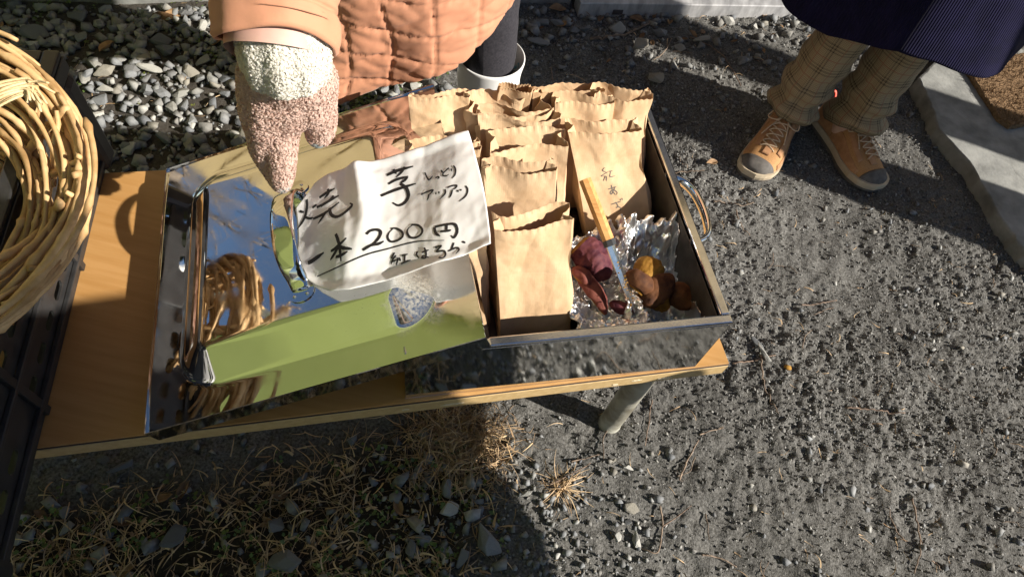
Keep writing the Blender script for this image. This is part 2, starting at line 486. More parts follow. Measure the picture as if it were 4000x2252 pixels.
def axis(lo, hi, step, far):
    a = np.arange(lo, hi + 1e-9, step)
    out = [lo]; s = step
    while out[-1] > -far: s *= 1.35; out.append(out[-1] - s)
    o2 = [hi]; s = step
    while o2[-1] < far: s *= 1.35; o2.append(o2[-1] + s)
    return np.concatenate([np.array(out[:0:-1]), a, np.array(o2[1:])])
gx = axis(-1.75, 1.75, .0045, 90); gy = axis(-.15, 2.3, .0045, 90)
GX, GY = np.meshgrid(gx, gy)
GZ = gh(GX, GY)
gm = bpy.data.materials.new('dirt'); gm.use_nodes = True
n_ = gm.node_tree.nodes; l_ = gm.node_tree.links; b_ = n_['Principled BSDF']; b_.inputs['Roughness'].default_value = .95; b_.inputs['Specular IOR Level'].default_value = .25
tc = n_.new('ShaderNodeTexCoord')
n1 = n_.new('ShaderNodeTexNoise'); n1.inputs['Scale'].default_value = 2.5; n1.inputs['Detail'].default_value = 8; n1.inputs['Roughness'].default_value = .7; l_.new(tc.outputs['Object'], n1.inputs['Vector'])
cr = n_.new('ShaderNodeValToRGB'); cr.color_ramp.elements[0].position = .36; cr.color_ramp.elements[1].position = .66
cr.color_ramp.elements[0].color = (.074, .073, .070, 1); cr.color_ramp.elements[1].color = (.125, .124, .120, 1); l_.new(n1.outputs['Fac'], cr.inputs['Fac'])
n2 = n_.new('ShaderNodeTexNoise'); n2.inputs['Scale'].default_value = 190; n2.inputs['Detail'].default_value = 4; l_.new(tc.outputs['Object'], n2.inputs['Vector'])
cr2 = n_.new('ShaderNodeValToRGB'); cr2.color_ramp.elements[0].position = .3; cr2.color_ramp.elements[1].position = .72
cr2.color_ramp.elements[0].color = (.45, .44, .42, 1); cr2.color_ramp.elements[1].color = (1.8, 1.78, 1.75, 1); l_.new(n2.outputs['Fac'], cr2.inputs['Fac'])
mx = n_.new('ShaderNodeMix'); mx.data_type = 'RGBA'; mx.blend_type = 'MULTIPLY'; mx.inputs[0].default_value = 1
l_.new(cr.outputs[0], mx.inputs[6]); l_.new(cr2.outputs[0], mx.inputs[7])
az = n_.new('ShaderNodeAttribute'); az.attribute_name = 'humus'
mx2 = n_.new('ShaderNodeMix'); mx2.data_type = 'RGBA'; mx2.inputs[7].default_value = (.032, .025, .018, 1)
l_.new(az.outputs['Fac'], mx2.inputs[0]); l_.new(mx.outputs[2], mx2.inputs[6]); l_.new(mx2.outputs[2], b_.inputs['Base Color'])
nb = n_.new('ShaderNodeTexNoise'); nb.inputs['Scale'].default_value = 320; nb.inputs['Detail'].default_value = 4; l_.new(tc.outputs['Object'], nb.inputs['Vector'])
bp = n_.new('ShaderNodeBump'); bp.inputs['Strength'].default_value = .8; bp.inputs['Distance'].default_value = .003
l_.new(nb.outputs['Fac'], bp.inputs['Height']); l_.new(bp.outputs[0], b_.inputs['Normal'])
hum = np.clip(zone_grass(GX, GY) + .75 * zone_gravel(GX, GY), 0, 1)
ground = mesh('ground', np.stack([GX, GY, GZ], -1).reshape(-1, 3), grid_faces(len(gy), len(gx)), gm, attr={'humus': ('POINT', hum.ravel())})
tag(ground, 'dark trampled dirt ground with pits and clods', None, None, 'structure')

def P3(p, z): return np.array([p[0], p[1], z])

# ------------------------------------------------------------------ house behind: foundation, wall, sliding door and its sill
WD = np.array([math.cos(WA), math.sin(WA), 0]); WN = np.array([math.sin(WA), -math.cos(WA), 0])   # along / out of wall
WMx = Matrix(((WD[0], -WN[0], 0, WP[0]), (WD[1], -WN[1], 0, WP[1]), (0, 0, 1, 0), (0, 0, 0, 1)))   # local x along, y into house
house = tag(empty('house', (WP[0], WP[1], 0)), 'house with tan siding, concrete foundation and weathered metal door sill', 'house')
def hb(name, m, x0, x1, y0, y1, z0, z1, parent=house, bev=.002):
    V, F = box_vf(x0, x1, y0, y1, z0, z1, WMx, bev)
    return mesh(name, V, F, m, parent, smooth=False)
hb('foundation', M['concrete'], -1.75, .15, 0, .25, -.1, .22, bev=.006)
hb('foundation', M['concrete'], 1.62, 4.0, 0, .25, -.1, .22, bev=.006)
hb('wall', M['siding'], -1.75, .15, .02, .2, .222, 3.6)
hb('wall', M['siding'], 1.62, 4.0, .02, .2, .222, 3.6)
hb('wall', M['siding'], .152, 1.618, .02, .2, 2.25, 3.6)
hb('wall', M['siding'], -1.75, -1.55, .202, 4, -.05, 3.6)
for k in range(22):                            # siding boards
    if k < 21: hb('siding_board', M['siding'], -1.77, .14, -.004, .018, .23 + k * .16, .23 + k * .16 + .152, bev=.004)
for k in range(22):
    if k < 21: hb('siding_board', M['siding'], 1.63, 4.0, -.004, .018, .23 + k * .16, .23 + k * .16 + .152, bev=.004)
rf = hb('roof', M['darkalu'], -1.95, 4.2, .03, 4, 3.602, 3.72)
sill = hb('door_sill', M['alu'], .16, 1.6, -.062, .0, .0, .052, bev=.003)
for k, yy in enumerate((.006, .03, .054)):
    hb('track_rail', M['alu'], .16, 1.6, yy, yy + .006, .0, .05, sill, bev=.001)
hb('track_bed', M['darkalu'], .16, 1.6, .003, .14, -.02, .022, sill)
hb('sill_drain', M['darkalu'], .275, .31, -.0645, -.045, .012, .03, sill, bev=.002)
dr = hb('door', M['darkalu'], .17, .9, .085, .115, .03, 2.24, bev=.003)
hb('door_pane', M['ferrule'], .22, .85, .08, .118, .1, 2.18, dr)
dr = hb('door', M['darkalu'], .86, 1.6, .12, .145, .03, 2.24, bev=.003)
hb('door_pane', M['ferrule'], .91, 1.55, .117, .148, .1, 2.18, dr)

# ------------------------------------------------------------------ stone slab at the right with a coir mat
def prism(poly, z0, z1, jit=0.0, sub=14, seed=1):
    P = np.array(poly, float); out = []
    for i in range(len(P)):
        a, b = P[i], P[(i + 1) % len(P)]
        for t in np.linspace(0, 1, sub, endpoint=False):
            q = a + (b - a) * t
            out.append(q + jit * np.array([vn(q[0] * 60, q[1] * 60, seed) - .5, vn(q[0] * 60, q[1] * 60, seed + 5) - .5]))
    out = np.array(out); n = len(out); c = out.mean(0)
    rings = []
    for sc, z in ((1, z0), (1, z1 - .008), (.992, z1 - .002), (.98, z1), (.6, z1 + .001), (.2, z1)):
        q = c + (out - c) * sc
        rings.append(np.c_[q, z + (vn(q[:, 0] * 40, q[:, 1] * 40, seed) - .5) * .002])
    V = np.vstack(rings); F = [tuple(f) for f in grid_faces(len(rings), n, True)]
    F.append(tuple(range((len(rings) - 1) * n, len(rings) * n)))
    return V, F
SZ = .05
sp = [at(*q, SZ)[:2] for q in [(3590, 300), (3635, 400), (3668, 500), (3790, 630), (3900, 830), (4010, 985), (4200, 1150)]]
sp += [np.array([1.75, .95]), np.array([2.1, 2.0]), np.array([1.35, 2.32])]
V, F = prism(sp, -.05, SZ, .006, 16, 4)
tag(mesh('stone_slab', V, F, M['concrete'], smooth=False), 'flat grey concrete step slab with irregular edge beside the trousered legs', 'slab')
mz = SZ + .016
mp_ = [at(*q, mz)[:2] for q in [(3770, 255), (3905, 460), (3950, 492), (4020, 480)]]
mp_ += [np.array([1.75, 1.75]), np.array([1.9, 2.05]), np.array([1.5, 2.2])]
V, F = prism(mp_, SZ + .001, mz, .006, 10, 9)
mato = empty('door_mat', (1.55, 1.95, SZ))
tag(mato, 'brown bristly coir door mat lying on the concrete slab', 'mat')
mesh('mat_base', V, F, M['coir'], mato, smooth=False)
# bristles
poly = np.array(mp_)
def inside(p, poly):
    c = False; j = len(poly) - 1
    for i in range(len(poly)):
        if (poly[i][1] > p[1]) != (poly[j][1] > p[1]) and p[0] < (poly[j][0] - poly[i][0]) * (p[1] - poly[i][1]) / (poly[j][1] - poly[i][1]) + poly[i][0]: c = not c
        j = i
    return c
def ribbons(P0, D, L, W, nseg, curl, rs, up=None, droop=0.0):
    """many curved ribbons; P0 (n,3), D (n,3) unit dirs -> V,F(quads),rnd per face"""
    n = len(P0)
    side = np.cross(D, np.array([0, 0, 1.0])); side /= np.linalg.norm(side, axis=1)[:, None] + 1e-9
    upv = np.cross(side, D)
    t = np.linspace(0, 1, nseg + 1)
    c1 = (rs.rand(n) - .5) * 2 * curl; c2 = (rs.rand(n) - .5) * curl
    C = P0[:, None] + D[:, None] * (L[:, None, None] * t[None, :, None]) + side[:, None] * ((c1[:, None] * t ** 2 * L[:, None])[..., None]) + upv[:, None] * ((c2[:, None] * np.sin(t * 3) * L[:, None])[..., None])
    C[..., 2] -= droop * (t ** 2)[None] * L[:, None]
    wd = W[:, None] * (1 - .75 * t[None] ** 2)
    ang = rs.rand(n) * 6.28
    sv = side * np.cos(ang)[:, None] + upv * np.sin(ang)[:, None]
    A = C + sv[:, None] * wd[..., None] / 2; B = C - sv[:, None] * wd[..., None] / 2
    V = np.stack([A, B], 2).reshape(-1, 3)
    base = (np.arange(n) * (nseg + 1) * 2)[:, None]; k = np.arange(nseg)[None] * 2
    F = np.stack([base + k, base + k + 1, base + k + 3, base + k + 2], -1).reshape(-1, 4)
    rn = np.repeat(rs.rand(n), nseg)
    return V, F, rn
lo, hi = poly.min(0), poly.max(0)
q = lo + RS.rand(9000, 2) * (hi - lo)
q = np.array([p for p in q if inside(p, poly)])
D = np.c_[RS.randn(len(q), 2) * .6, np.ones(len(q))]; D /= np.linalg.norm(D, axis=1)[:, None]
V, F, rn = ribbons(np.c_[q, np.full(len(q), mz - .001)], D, .007 + RS.rand(len(q)) * .007, np.full(len(q), .0022), 2, .6, RS)
br = mesh('bristles', V, F, M['coir'], mato); tag(br, kind='stuff')

# ------------------------------------------------------------------ table
TM = Matrix(((TC, -TS, 0, TFR[0]), (TS, TC, 0, TFR[1]), (0, 0, 1, 0), (0, 0, 0, 1)))     # local x along front (0 = right end, negative to the left), y back
table = empty('table', (0, .5, 0))
tag(table, 'low table with pale wood-grain laminate top and round metal pipe legs', 'table')
TLEN = 1.62; TT = .034
V, F = box_vf(-TLEN + .001, -.001, .0012, TD - .0012, TH - .0035, TH, TM, .0006)
mesh('tabletop', V, F, M['laminate'], table, smooth=False)
V, F = box_vf(-TLEN, 0, 0, TD, TH - .0055, TH - .0036, TM)
mesh('dark_seam', V, F, M['darkseam'], table, smooth=False)
V, F = box_vf(-TLEN, 0, -.001, TD + .001, TH - TT, TH - .0057, TM, .0012)
eb = mesh('edge_band', V, F, M['edgeband'], table, smooth=False)
for k, (x, w_, h_) in enumerate([(-.105, .03, .007), (-.155, .018, .005), (-.45, .035, .005), (-.19, .01, .006), (-.52, .012, .006)]):   # chips in the edge
    ring = [(math.cos(a) * w_ / 2 * (.7 + .5 * random.random()), math.sin(a) * h_ / 2 * (.7 + .5 * random.random())) for a in np.linspace(0, 6.28, 15)[:-1]]
    v, f = curve_poly(ring, [], .0012)
    z = TH - TT + .008 + random.random() * .012
    Vv = np.c_[v[:, 0] + x, v[:, 2] - .0012, v[:, 1] + z]
    A = np.array(TM); Vv = Vv @ A[:3, :3].T + A[:3, 3]
    mesh('edge_chip', Vv, f, M['chip'], eb, smooth=False)
def tl(x, y, z): return np.array([TFR[0] + TC * x - TS * y, TFR[1] + TS * x + TC * y, z])
lg = np.array([.2693, .5588])
for dx, dy in ((lg[0], lg[1]), (None, .39), (-1.5, .06), (-1.5, .39)):
    if dy < .5 and dx is None: p = tl(-.09, .39, 0)
    elif dx == lg[0]: p = np.array([lg[0], lg[1], 0])
    else: p = tl(dx, dy, 0)
    zs = np.array([-.01, .012, .013, .06, .2, .3, TH - TT - .001]); rs_ = np.array([.0245, .0245, .023, .0232, .023, .0232, .023])
    V, F = tube_vf(np.c_[np.full(7, p[0]), np.full(7, p[1]), zs], rs_, 28)
    leg = mesh('leg', V, F, M['galv'], table)
    V, F = tube_vf(np.c_[np.full(4, p[0]), np.full(4, p[1]), [TH - TT - .006, TH - TT - .004, TH - TT - .002, TH - TT - .0008]], .045, 24)
    mesh('mounting_plate', V, F, M['galv'], leg, smooth=False)

# ------------------------------------------------------------------ black crate standing on the table end
cA = math.atan2(.501, -.171) - math.pi / 2     # direction of the right wall
CX = np.array([math.cos(cA), math.sin(cA), 0]); CY = np.array([-math.sin(cA), math.cos(cA), 0])
C0 = np.array([-.711, .658, TH + .001])        # back-right bottom corner
CMx = Matrix(((CX[0], CY[0], 0, C0[0]), (CX[1], CY[1], 0, C0[1]), (0, 0, 1, C0[2]), (0, 0, 0, 1)))   # x to the right, y back ; crate spans x -.42..0, y -.70..0
CWd, CL, CH = .42, .70, .213
crate = empty('plastic_crate', tuple(C0 + CX * -.2 + CY * -.35))
tag(crate, 'black plastic slotted crate under the vine basket on the table end', 'crate')
def oval(cx, cy, hw, hh, n=8):
    r = hh; pts = []
    for a in np.linspace(-90, 90, n): pts.append((cx + hw - r + r * math.cos(R(a)), cy + r * math.sin(R(a))))
    for a in np.linspace(90, 270, n): pts.append((cx - hw + r + r * math.cos(R(a)), cy + r * math.sin(R(a))))
    return pts
def wall(name, length, origin, ex, rows=4):
    holes = []
    nx = int(length / .05)
    for i in range(nx):
        for j in range(rows):
            cx = .03 + (length - .06) * (i + .5) / nx
            if (i + 3) % 6 == 0: continue
            holes.append(oval(cx, .045 + j * .038, .016, .007))
    v, f = curve_poly([(0.004, 0), (length - .004, 0), (length - .004, CH - .01), (.004, CH - .01)], holes, .003)
    A = np.array(CMx)
    ex = np.array(ex, float); ey = np.cross([0, 0, 1.0], ex)
    W = origin + v[:, :1] * ex + v[:, 1:2] * np.array([0, 0, 1.0]) + v[:, 2:] * ey
    W = W @ A[:3, :3].T + A[:3, 3]
    return mesh(name, W, f, M['crate'], crate, smooth=False)
wall('side_wall', CL, np.array([-.012, -CL, 0]), (0, 1, 0))
wall('side_wall', CL, np.array([-CWd + .012, -CL, 0]), (0, 1, 0))
wall('end_wall', CWd, np.array([-CWd, -.012, 0]), (1, 0, 0))
wall('end_wall', CWd, np.array([-CWd, -CL + .012, 0]), (1, 0, 0))
def cb(name, x0, x1, y0, y1, z0, z1, bev=.003, par=None):
    V, F = box_vf(x0, x1, y0, y1, z0, z1, CMx, bev)
    return mesh(name, V, F, M['crate'], par or crate, smooth=False)
rim = cb('rim', -.022, 0, -CL, 0, CH - .009, CH)
cb('rim', -CWd, -CWd + .022, -CL, 0, CH - .009, CH)
cb('rim', -CWd + .023, -.023, -.022, 0, CH - .009, CH)
cb('rim', -CWd + .023, -.023, -CL, -CL + .022, CH - .009, CH)
cb('rim_lip', -.004, .0015, -CL + .001, -.001, CH - .032, CH - .0095, .001)
for y in (-.235, -.465):
    cb('rib', -.0095, -.004, y - .006, y + .006, .002, CH - .0325, .001)
for z in (.02, .085, .165):
    cb('rib', -.0097, -.003, -CL + .01, -.011, z, z + .007, .001)
cb('corner_post', -.045, .0025, -.045, .0025, .001, CH - .034, .012)
cb('corner_post', -.045, .0025, -CL - .0025, -CL + .045, .001, CH - .034, .012)
for i in range(9):
    cb('floor_bar', -CWd + .014, -.014, -CL + .03 + i * .078, -CL + .055 + i * .078, .003, .009, .001)
for i in range(5):
    cb('floor_bar', -CWd + .03 + i * .085, -CWd + .055 + i * .085, -CL + .016, -.016, .0095, .014, .001)

# ------------------------------------------------------------------ vine basket in the crate
basket = empty('vine_basket', (-.69, .33, TH + CH - .05))
tag(basket, 'round open basket twisted from pale knotted vine rods', 'basket')
BC = np.array([-.680, .352, TH + CH + .065]); BN = np.array([.16, -.10, 1.0]); BN /= np.linalg.norm(BN)
b1 = np.cross([0, 1.0, 0], BN); b1 /= np.linalg.norm(b1); b2 = np.cross(BN, b1)
# elongated towards the back-left to follow the oval rim
rot = R(112)
e1 = b1 * math.cos(rot) + b2 * math.sin(rot); e2 = np.cross(BN, e1)
RA, RB = .212, .176
def bowl(depth):          # radius factor at a depth below the rim (metres)
    return .46 + .54 * max(0, 1 - depth / .13) ** 1.4
VV = []; FF = []; RN = []; nn = 0
def add_strand(P, r0, seg=7, nodes=True, flat=1.0):
    global nn
    P = np.asarray(P); n = len(P)
    L = np.r_[0, np.cumsum(np.linalg.norm(np.diff(P, axis=0), axis=1))]
    r = r0 * (1 + .12 * np.sin(L * 60 + RS.rand() * 6))
    if nodes:
        pos = RS.rand() * .09
        while pos < L[-1]:
            r = r + r0 * .75 * np.exp(-((L - pos) / .004) ** 2); pos += .065 + RS.rand() * .05
    r[0] *= .75; r[-1] *= .75
    v, f = tube_vf(P, r, seg)
    VV.append(v); FF.extend([tuple(i + nn for i in q) for q in f]); RN.extend([RS.rand()] * len(f)); nn += len(v)
def flush(name, m):
    global VV, FF, RN, nn
    o = mesh(name, np.concatenate(VV), FF, m, basket, attr={'rnd': ('FACE', RN)})
    VV = []; FF = []; RN = []; nn = 0
    return o
rs2 = np.random.RandomState(5)
RS_bak = RS
RS = rs2
def hoop(depth, rf, a0, a1, wob=.012, r0=.0042, tilt=None):
    t = np.linspace(a0, a1, int(abs(a1 - a0) / .055) + 4)
    ph = RS.rand(4) * 6.28
    rr = rf * bowl(max(depth, 0)) + wob * 3 * (np.sin(2 * t + ph[0]) * .5 + np.sin(3.3 * t + ph[1]) * .3)
    dz = depth + wob * (np.sin(t * 1.7 + ph[2]) + .6 * np.sin(t * 4.1 + ph[3]))
    if tilt is not None:
        dz = dz + tilt * np.sin(t + ph[2])
    P = BC + (RA * rr * np.cos(t))[:, None] * e1 + (RB * rr * np.sin(t))[:, None] * e2 - dz[:, None] * BN
    add_strand(P, r0)
for k in range(15):
    a = RS.rand() * 6.28
    hoop(-.012 + RS.rand() * .03, .97 + RS.rand() * .09, a, a + 4.2 + RS.rand() * 2.5, .010, .0028 + RS.rand() * .0018, .010)
flush('rim_hoops', M['rattan'])
for k in range(70):
    a = RS.rand() * 6.28
    hoop(.004 + .00175 * k, .86 + RS.rand() * .2, a, a + 1.8 + RS.rand() * 3.2, .015, .0022 + RS.rand() * .0022, .026)
flush('wall_strands', M['rattan'])
for k in range(26):
    a = RS.rand() * 6.28; da = (RS.rand() - .5) * 1.6
    d = np.linspace(-.012, .125, 14)
    t = a + da * np.linspace(0, 1, 14)
    rr = np.array([bowl(max(x, 0)) for x in d]) * (.93 + .05 * np.sin(d * 60 + k))
    P = BC + (RA * rr * np.cos(t))[:, None] * e1 + (RB * rr * np.sin(t))[:, None] * e2 - d[:, None] * BN
    add_strand(P, .0030 + RS.rand() * .0024)
flush('stakes', M['rattan'])
for k in range(24):
    a = RS.rand() * 3.14; off = (RS.rand() - .5) * 1.3
    s = np.linspace(-1, 1, 16) * math.sqrt(max(.05, 1 - off * off * .9)) * .46
    q = np.outer(s, [math.cos(a), math.sin(a)]) + off * .46 * np.array([-math.sin(a), math.cos(a)])
    P = BC + (RA * q[:, 0])[:, None] * e1 + (RB * q[:, 1])[:, None] * e2 - (.125 + .01 * np.sin(s * 9 + k))[:, None] * BN
    add_strand(P, .0034 + RS.rand() * .002)
flush('base_weave', M['rattan'])
# bound handle: a bundle of thin fibres wrapped with cord across the basket
p0 = at(-120, 480, .72); p1 = at(110, 340, .745); p2 = at(150, 375, .742)
for k in range(16):
    o_ = (RS.rand(3) - .5) * .016
    add_strand(smooth_path([p0 + o_, (p0 + p1) / 2 + o_ + [0, 0, .01], p1 + o_ * .8, p2 + o_ * 1.4 + RS.randn(3) * .003], 18), .0016, 5, False)
flush('cord_binding', M['rope'])
RS = RS_bak

# ================================================================== ROASTING BOX
BA = .3713; BW, BD, BH = .4584, .4505, .148
BO = np.array([.3133, .5178, TH]) + np.array([-math.cos(BA) * BW, -math.sin(BA) * BW, 0])
BMx = Matrix(((math.cos(BA), -math.sin(BA), 0, BO[0]), (math.sin(BA), math.cos(BA), 0, BO[1]), (0, 0, 1, TH + .001), (0, 0, 0, 1)))
BMA = np.array(BMx)
def bl(V):
    V = np.asarray(V, float); return V @ BMA[:3, :3].T + BMA[:3, 3]
def bpix(u, v, z):
    p = at(u, v, TH + .001 + z) - BMA[:3, 3]; return BMA[:3, :3].T @ p
steelbox = empty('roasting_box', tuple(bl([[BW / 2, BD / 2, 0]])[0]))
tag(steelbox, 'polished stainless steel roasting box full of paper bags', 'box')
def sb(name, m, x0, x1, y0, y1, z0, z1, bev=.001, par=None, smooth=False):
    V, F = box_vf(x0, x1, y0, y1, z0, z1, BMx, bev); return mesh(name, V, F, m, par or steelbox, smooth=smooth)
t_ = .0016; RW = .0135
sb('front_wall', M['steel'], .0005, BW - .0005, .0005, t_, 0, BH - .0085)
sb('back_wall', M['steel'], .0005, BW - .0005, BD - t_, BD - .0005, 0, BH - .0085)
sb('side_wall', M['steel'], .0005, t_, t_ + .0003, BD - t_ - .0003, 0, BH - .0085)
sb('side_wall', M['steel'], BW - t_, BW - .0005, t_ + .0003, BD - t_ - .0003, 0, BH - .0085)
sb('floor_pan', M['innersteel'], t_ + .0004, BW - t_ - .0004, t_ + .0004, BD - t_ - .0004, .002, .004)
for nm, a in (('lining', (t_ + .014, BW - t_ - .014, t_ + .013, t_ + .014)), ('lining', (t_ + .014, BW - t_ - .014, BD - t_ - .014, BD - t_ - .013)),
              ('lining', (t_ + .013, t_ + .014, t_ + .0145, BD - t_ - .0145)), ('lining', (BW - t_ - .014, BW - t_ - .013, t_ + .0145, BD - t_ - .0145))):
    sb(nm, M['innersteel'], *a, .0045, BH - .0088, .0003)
rimo = sb('rim', M['brushed'], 0, BW, 0, RW, BH - .008, BH, .002)
sb('rim', M['brushed'], 0, BW, BD - RW, BD, BH - .008, BH, .002)
sb('rim', M['brushed'], 0, RW, RW + .0006, BD - RW - .0006, BH - .008, BH - .0002, .002)
sb('rim', M['brushed'], BW - RW, BW, RW + .0006, BD - RW - .0006, BH - .008, BH - .0002, .002)
# carrying handles: polished D loops on both short sides
def dloop(side):
    x = BW if side > 0 else 0
    s = side
    pts = []
    for yy, dx in ((.158, -.006), (.160, .012), (.170, .030), (.19, .041), (.226, .045), (.262, .041), (.282, .030), (.292, .012), (.294, -.006)):
        pts.append((x + s * dx, yy, .115 + (dx * -.10)))
    P = bl(smooth_path(pts, 48))
    V, F = tube_vf(P, .0072, 14, True, sx=.75, sy=1.25)
    h = mesh('carry_handle', V, F, M['steel'], steelbox)
    for yy in (.158, .294):
        v, f = box_vf(x + s * .0002, x + s * .0022, yy - .014, yy + .014, .098, .132, BMx, .0008); mesh('handle_plate', v, f, M['steel'], h, smooth=False)
dloop(1); dloop(-1)

# ------------------------------------------------------------------ lid leaning on the box
LM = np.array([[.867, -.3934, -.3057], [.3746, .9193, -.1207], [.3285, -.0098, .9444]])
LO = np.array([-.4214, .2098, .4314]); LW, LD = .4655, .4609
def ll(V): return np.asarray(V, float) @ LM.T + LO
def lpix(u, v, z):
    d = LM.T @ ray(u, v); o = LM.T @ (CO - LO); return o + d * (z - o[2]) / d[2]
lid = empty('box_lid', tuple(ll([[.02, .23, -.03]])[0]))
tag(lid, 'mirror-polished steel lid leaning from the table onto the roasting box', 'lid')
U0, U1, W0, W1, RC = .05, .411, .042, .412, .055
def rrect(u, v, u0, u1, v0, v1, r):
    cx, cy = (u0 + u1) / 2, (v0 + v1) / 2
    qx = np.abs(u - cx) - ((u1 - u0) / 2 - r); qy = np.abs(v - cy) - ((v1 - v0) / 2 - r)
    return np.hypot(np.maximum(qx, 0), np.maximum(qy, 0)) + np.minimum(np.maximum(qx, qy), 0) - r
PH = .030; PWD = .043
def lidz(u, v):
    d = -rrect(u, v, U0, U1, W0, W1, RC)
    x = np.clip(d / PWD, -.3, 1.3)
    k = .13
    s = np.where(x < -k, 0, np.where(x < k, (x + k) ** 2 / (4 * k), np.where(x < 1 - k, x, np.where(x < 1 + k, 1 - (1 + k - x) ** 2 / (4 * k), 1))))
    wob = .0004 * np.sin(u * 21 + 1) * np.sin(v * 17 + .4) + .00012 * fbm(u, v, 14, 71, 2)
    return PH * s + wob - .055 * np.maximum(-d - .004, 0)
ua = np.linspace(0, LW, 190); va = np.linspace(0, LD, 190)
UU, VV2 = np.meshgrid(ua, va)
top = np.stack([UU, VV2, lidz(UU, VV2)], -1).reshape(-1, 3)
lm = mat('mirror_lid_steel', (.78, .78, .77), (.83, .83, .82), rough=.03, metal=1, scale=6, rvar=.02)
n_ = lm.node_tree.nodes; l_ = lm.node_tree.links
# dust specks and dried smears
tc = n_.new('ShaderNodeTexCoord'); ns = n_.new('ShaderNodeTexNoise'); ns.inputs['Scale'].default_value = 430; ns.inputs['Detail'].default_value = 2; l_.new(tc.outputs['Object'], ns.inputs['Vector'])
nl = n_.new('ShaderNodeTexNoise'); nl.inputs['Scale'].default_value = 7; nl.inputs['Detail'].default_value = 6; l_.new(tc.outputs['Object'], nl.inputs['Vector'])
mr = n_.new('ShaderNodeMapRange'); mr.inputs['From Min'].default_value = .69; mr.inputs['From Max'].default_value = .76; l_.new(ns.outputs['Fac'], mr.inputs['Value'])
mr2 = n_.new('ShaderNodeMapRange'); mr2.inputs['From Min'].default_value = .52; mr2.inputs['From Max'].default_value = .68; mr2.inputs['To Max'].default_value = .8; l_.new(nl.outputs['Fac'], mr2.inputs['Value'])
mu0 = n_.new('ShaderNodeMath'); mu0.operation = 'MULTIPLY'; l_.new(mr.outputs[0], mu0.inputs[0]); l_.new(mr2.outputs[0], mu0.inputs[1])
# dusty, scratched patch at the front right corner of the raised panel
vd = n_.new('ShaderNodeVectorMath'); vd.operation = 'DISTANCE'; l_.new(tc.outputs['Object'], vd.inputs[0]); vd.inputs[1].default_value = tuple(ll([[.392, .075, .018]])[0])
mr3 = n_.new('ShaderNodeMapRange'); nw = n_.new('ShaderNodeTexNoise'); nw.inputs['Scale'].default_value = 45; nw.inputs['Detail'].default_value = 5; l_.new(tc.outputs['Object'], nw.inputs['Vector'])
mw = n_.new('ShaderNodeMath'); mw.operation = 'MULTIPLY_ADD'; mw.inputs[1].default_value = .07; mw.inputs[2].default_value = -.035; l_.new(nw.outputs['Fac'], mw.inputs[0])
ma = n_.new('ShaderNodeMath'); ma.operation = 'ADD'; l_.new(vd.outputs['Value'], ma.inputs[0]); l_.new(mw.outputs[0], ma.inputs[1])
mr3.inputs['From Min'].default_value = .05; mr3.inputs['From Max'].default_value = .015; mr3.inputs['To Max'].default_value = .85; l_.new(ma.outputs[0], mr3.inputs['Value'])
nd = n_.new('ShaderNodeTexNoise'); nd.inputs['Scale'].default_value = 260; nd.inputs['Detail'].default_value = 6; l_.new(tc.outputs['Object'], nd.inputs['Vector'])
mr4 = n_.new('ShaderNodeMapRange'); mr4.inputs['From Min'].default_value = .30; mr4.inputs['From Max'].default_value = .62; l_.new(nd.outputs['Fac'], mr4.inputs['Value'])
mu1 = n_.new('ShaderNodeMath'); mu1.operation = 'MULTIPLY'; l_.new(mr3.outputs[0], mu1.inputs[0]); l_.new(mr4.outputs[0], mu1.inputs[1])
mu = n_.new('ShaderNodeMath'); mu.operation = 'MAXIMUM'; l_.new(mu0.outputs[0], mu.inputs[0]); l_.new(mu1.outputs[0], mu.inputs[1])
# greasy smears blur the mirror here and there
nr1 = n_.new('ShaderNodeTexNoise'); nr1.inputs['Scale'].default_value = 16; nr1.inputs['Detail'].default_value = 8; nr1.inputs['Roughness'].default_value = .7; l_.new(tc.outputs['Object'], nr1.inputs['Vector'])
mr5 = n_.new('ShaderNodeMapRange'); mr5.inputs['From Min'].default_value = .45; mr5.inputs['From Max'].default_value = .72; mr5.inputs['To Min'].default_value = .025; mr5.inputs['To Max'].default_value = .17; l_.new(nr1.outputs['Fac'], mr5.inputs['Value']); l_.new(mr5.outputs[0], n_['Principled BSDF'].inputs['Roughness'])
df = n_.new('ShaderNodeBsdfDiffuse'); df.inputs['Color'].default_value = (.3, .285, .25, 1)
ms = n_.new('ShaderNodeMixShader'); l_.new(mu.outputs[0], ms.inputs[0]); l_.new(n_['Principled BSDF'].outputs[0], ms.inputs[1]); l_.new(df.outputs[0], ms.inputs[2]); l_.new(ms.outputs[0], n_['Material Output'].inputs[0])
M['lidsteel'] = lm
mesh('lid_panel', ll(top), grid_faces(190, 190), M['lidsteel'], lid)
# turned-down skirt
ring = [(0, 0), (LW, 0), (LW, LD), (0, LD)]
SK = .029
for i in range(4):
    a = np.array(ring[i]); b = np.array(ring[(i + 1) % 4])
    dirv = (b - a) / np.linalg.norm(b - a); nrm = np.array([dirv[1], -dirv[0]])
    qs = [(a, .0006), (a + nrm * .0006, -.0008), (a + nrm * .0008, -SK), (a - nrm * .0008, -SK), (a - nrm * .0006, -.0008)]
    V = []
    for p, z in qs: V.append((*p, z))
    for p, z in qs: V.append((*(p + b - a), z))
    F = [(k, (k + 1) % 5, 5 + (k + 1) % 5, 5 + k) for k in range(5)] + [(4, 3, 2, 1, 0), (5, 6, 7, 8, 9)]
    V = np.array(V); V[:, :2] += 0
    mesh('skirt', ll(V), F, M['steel'], lid, smooth=False)
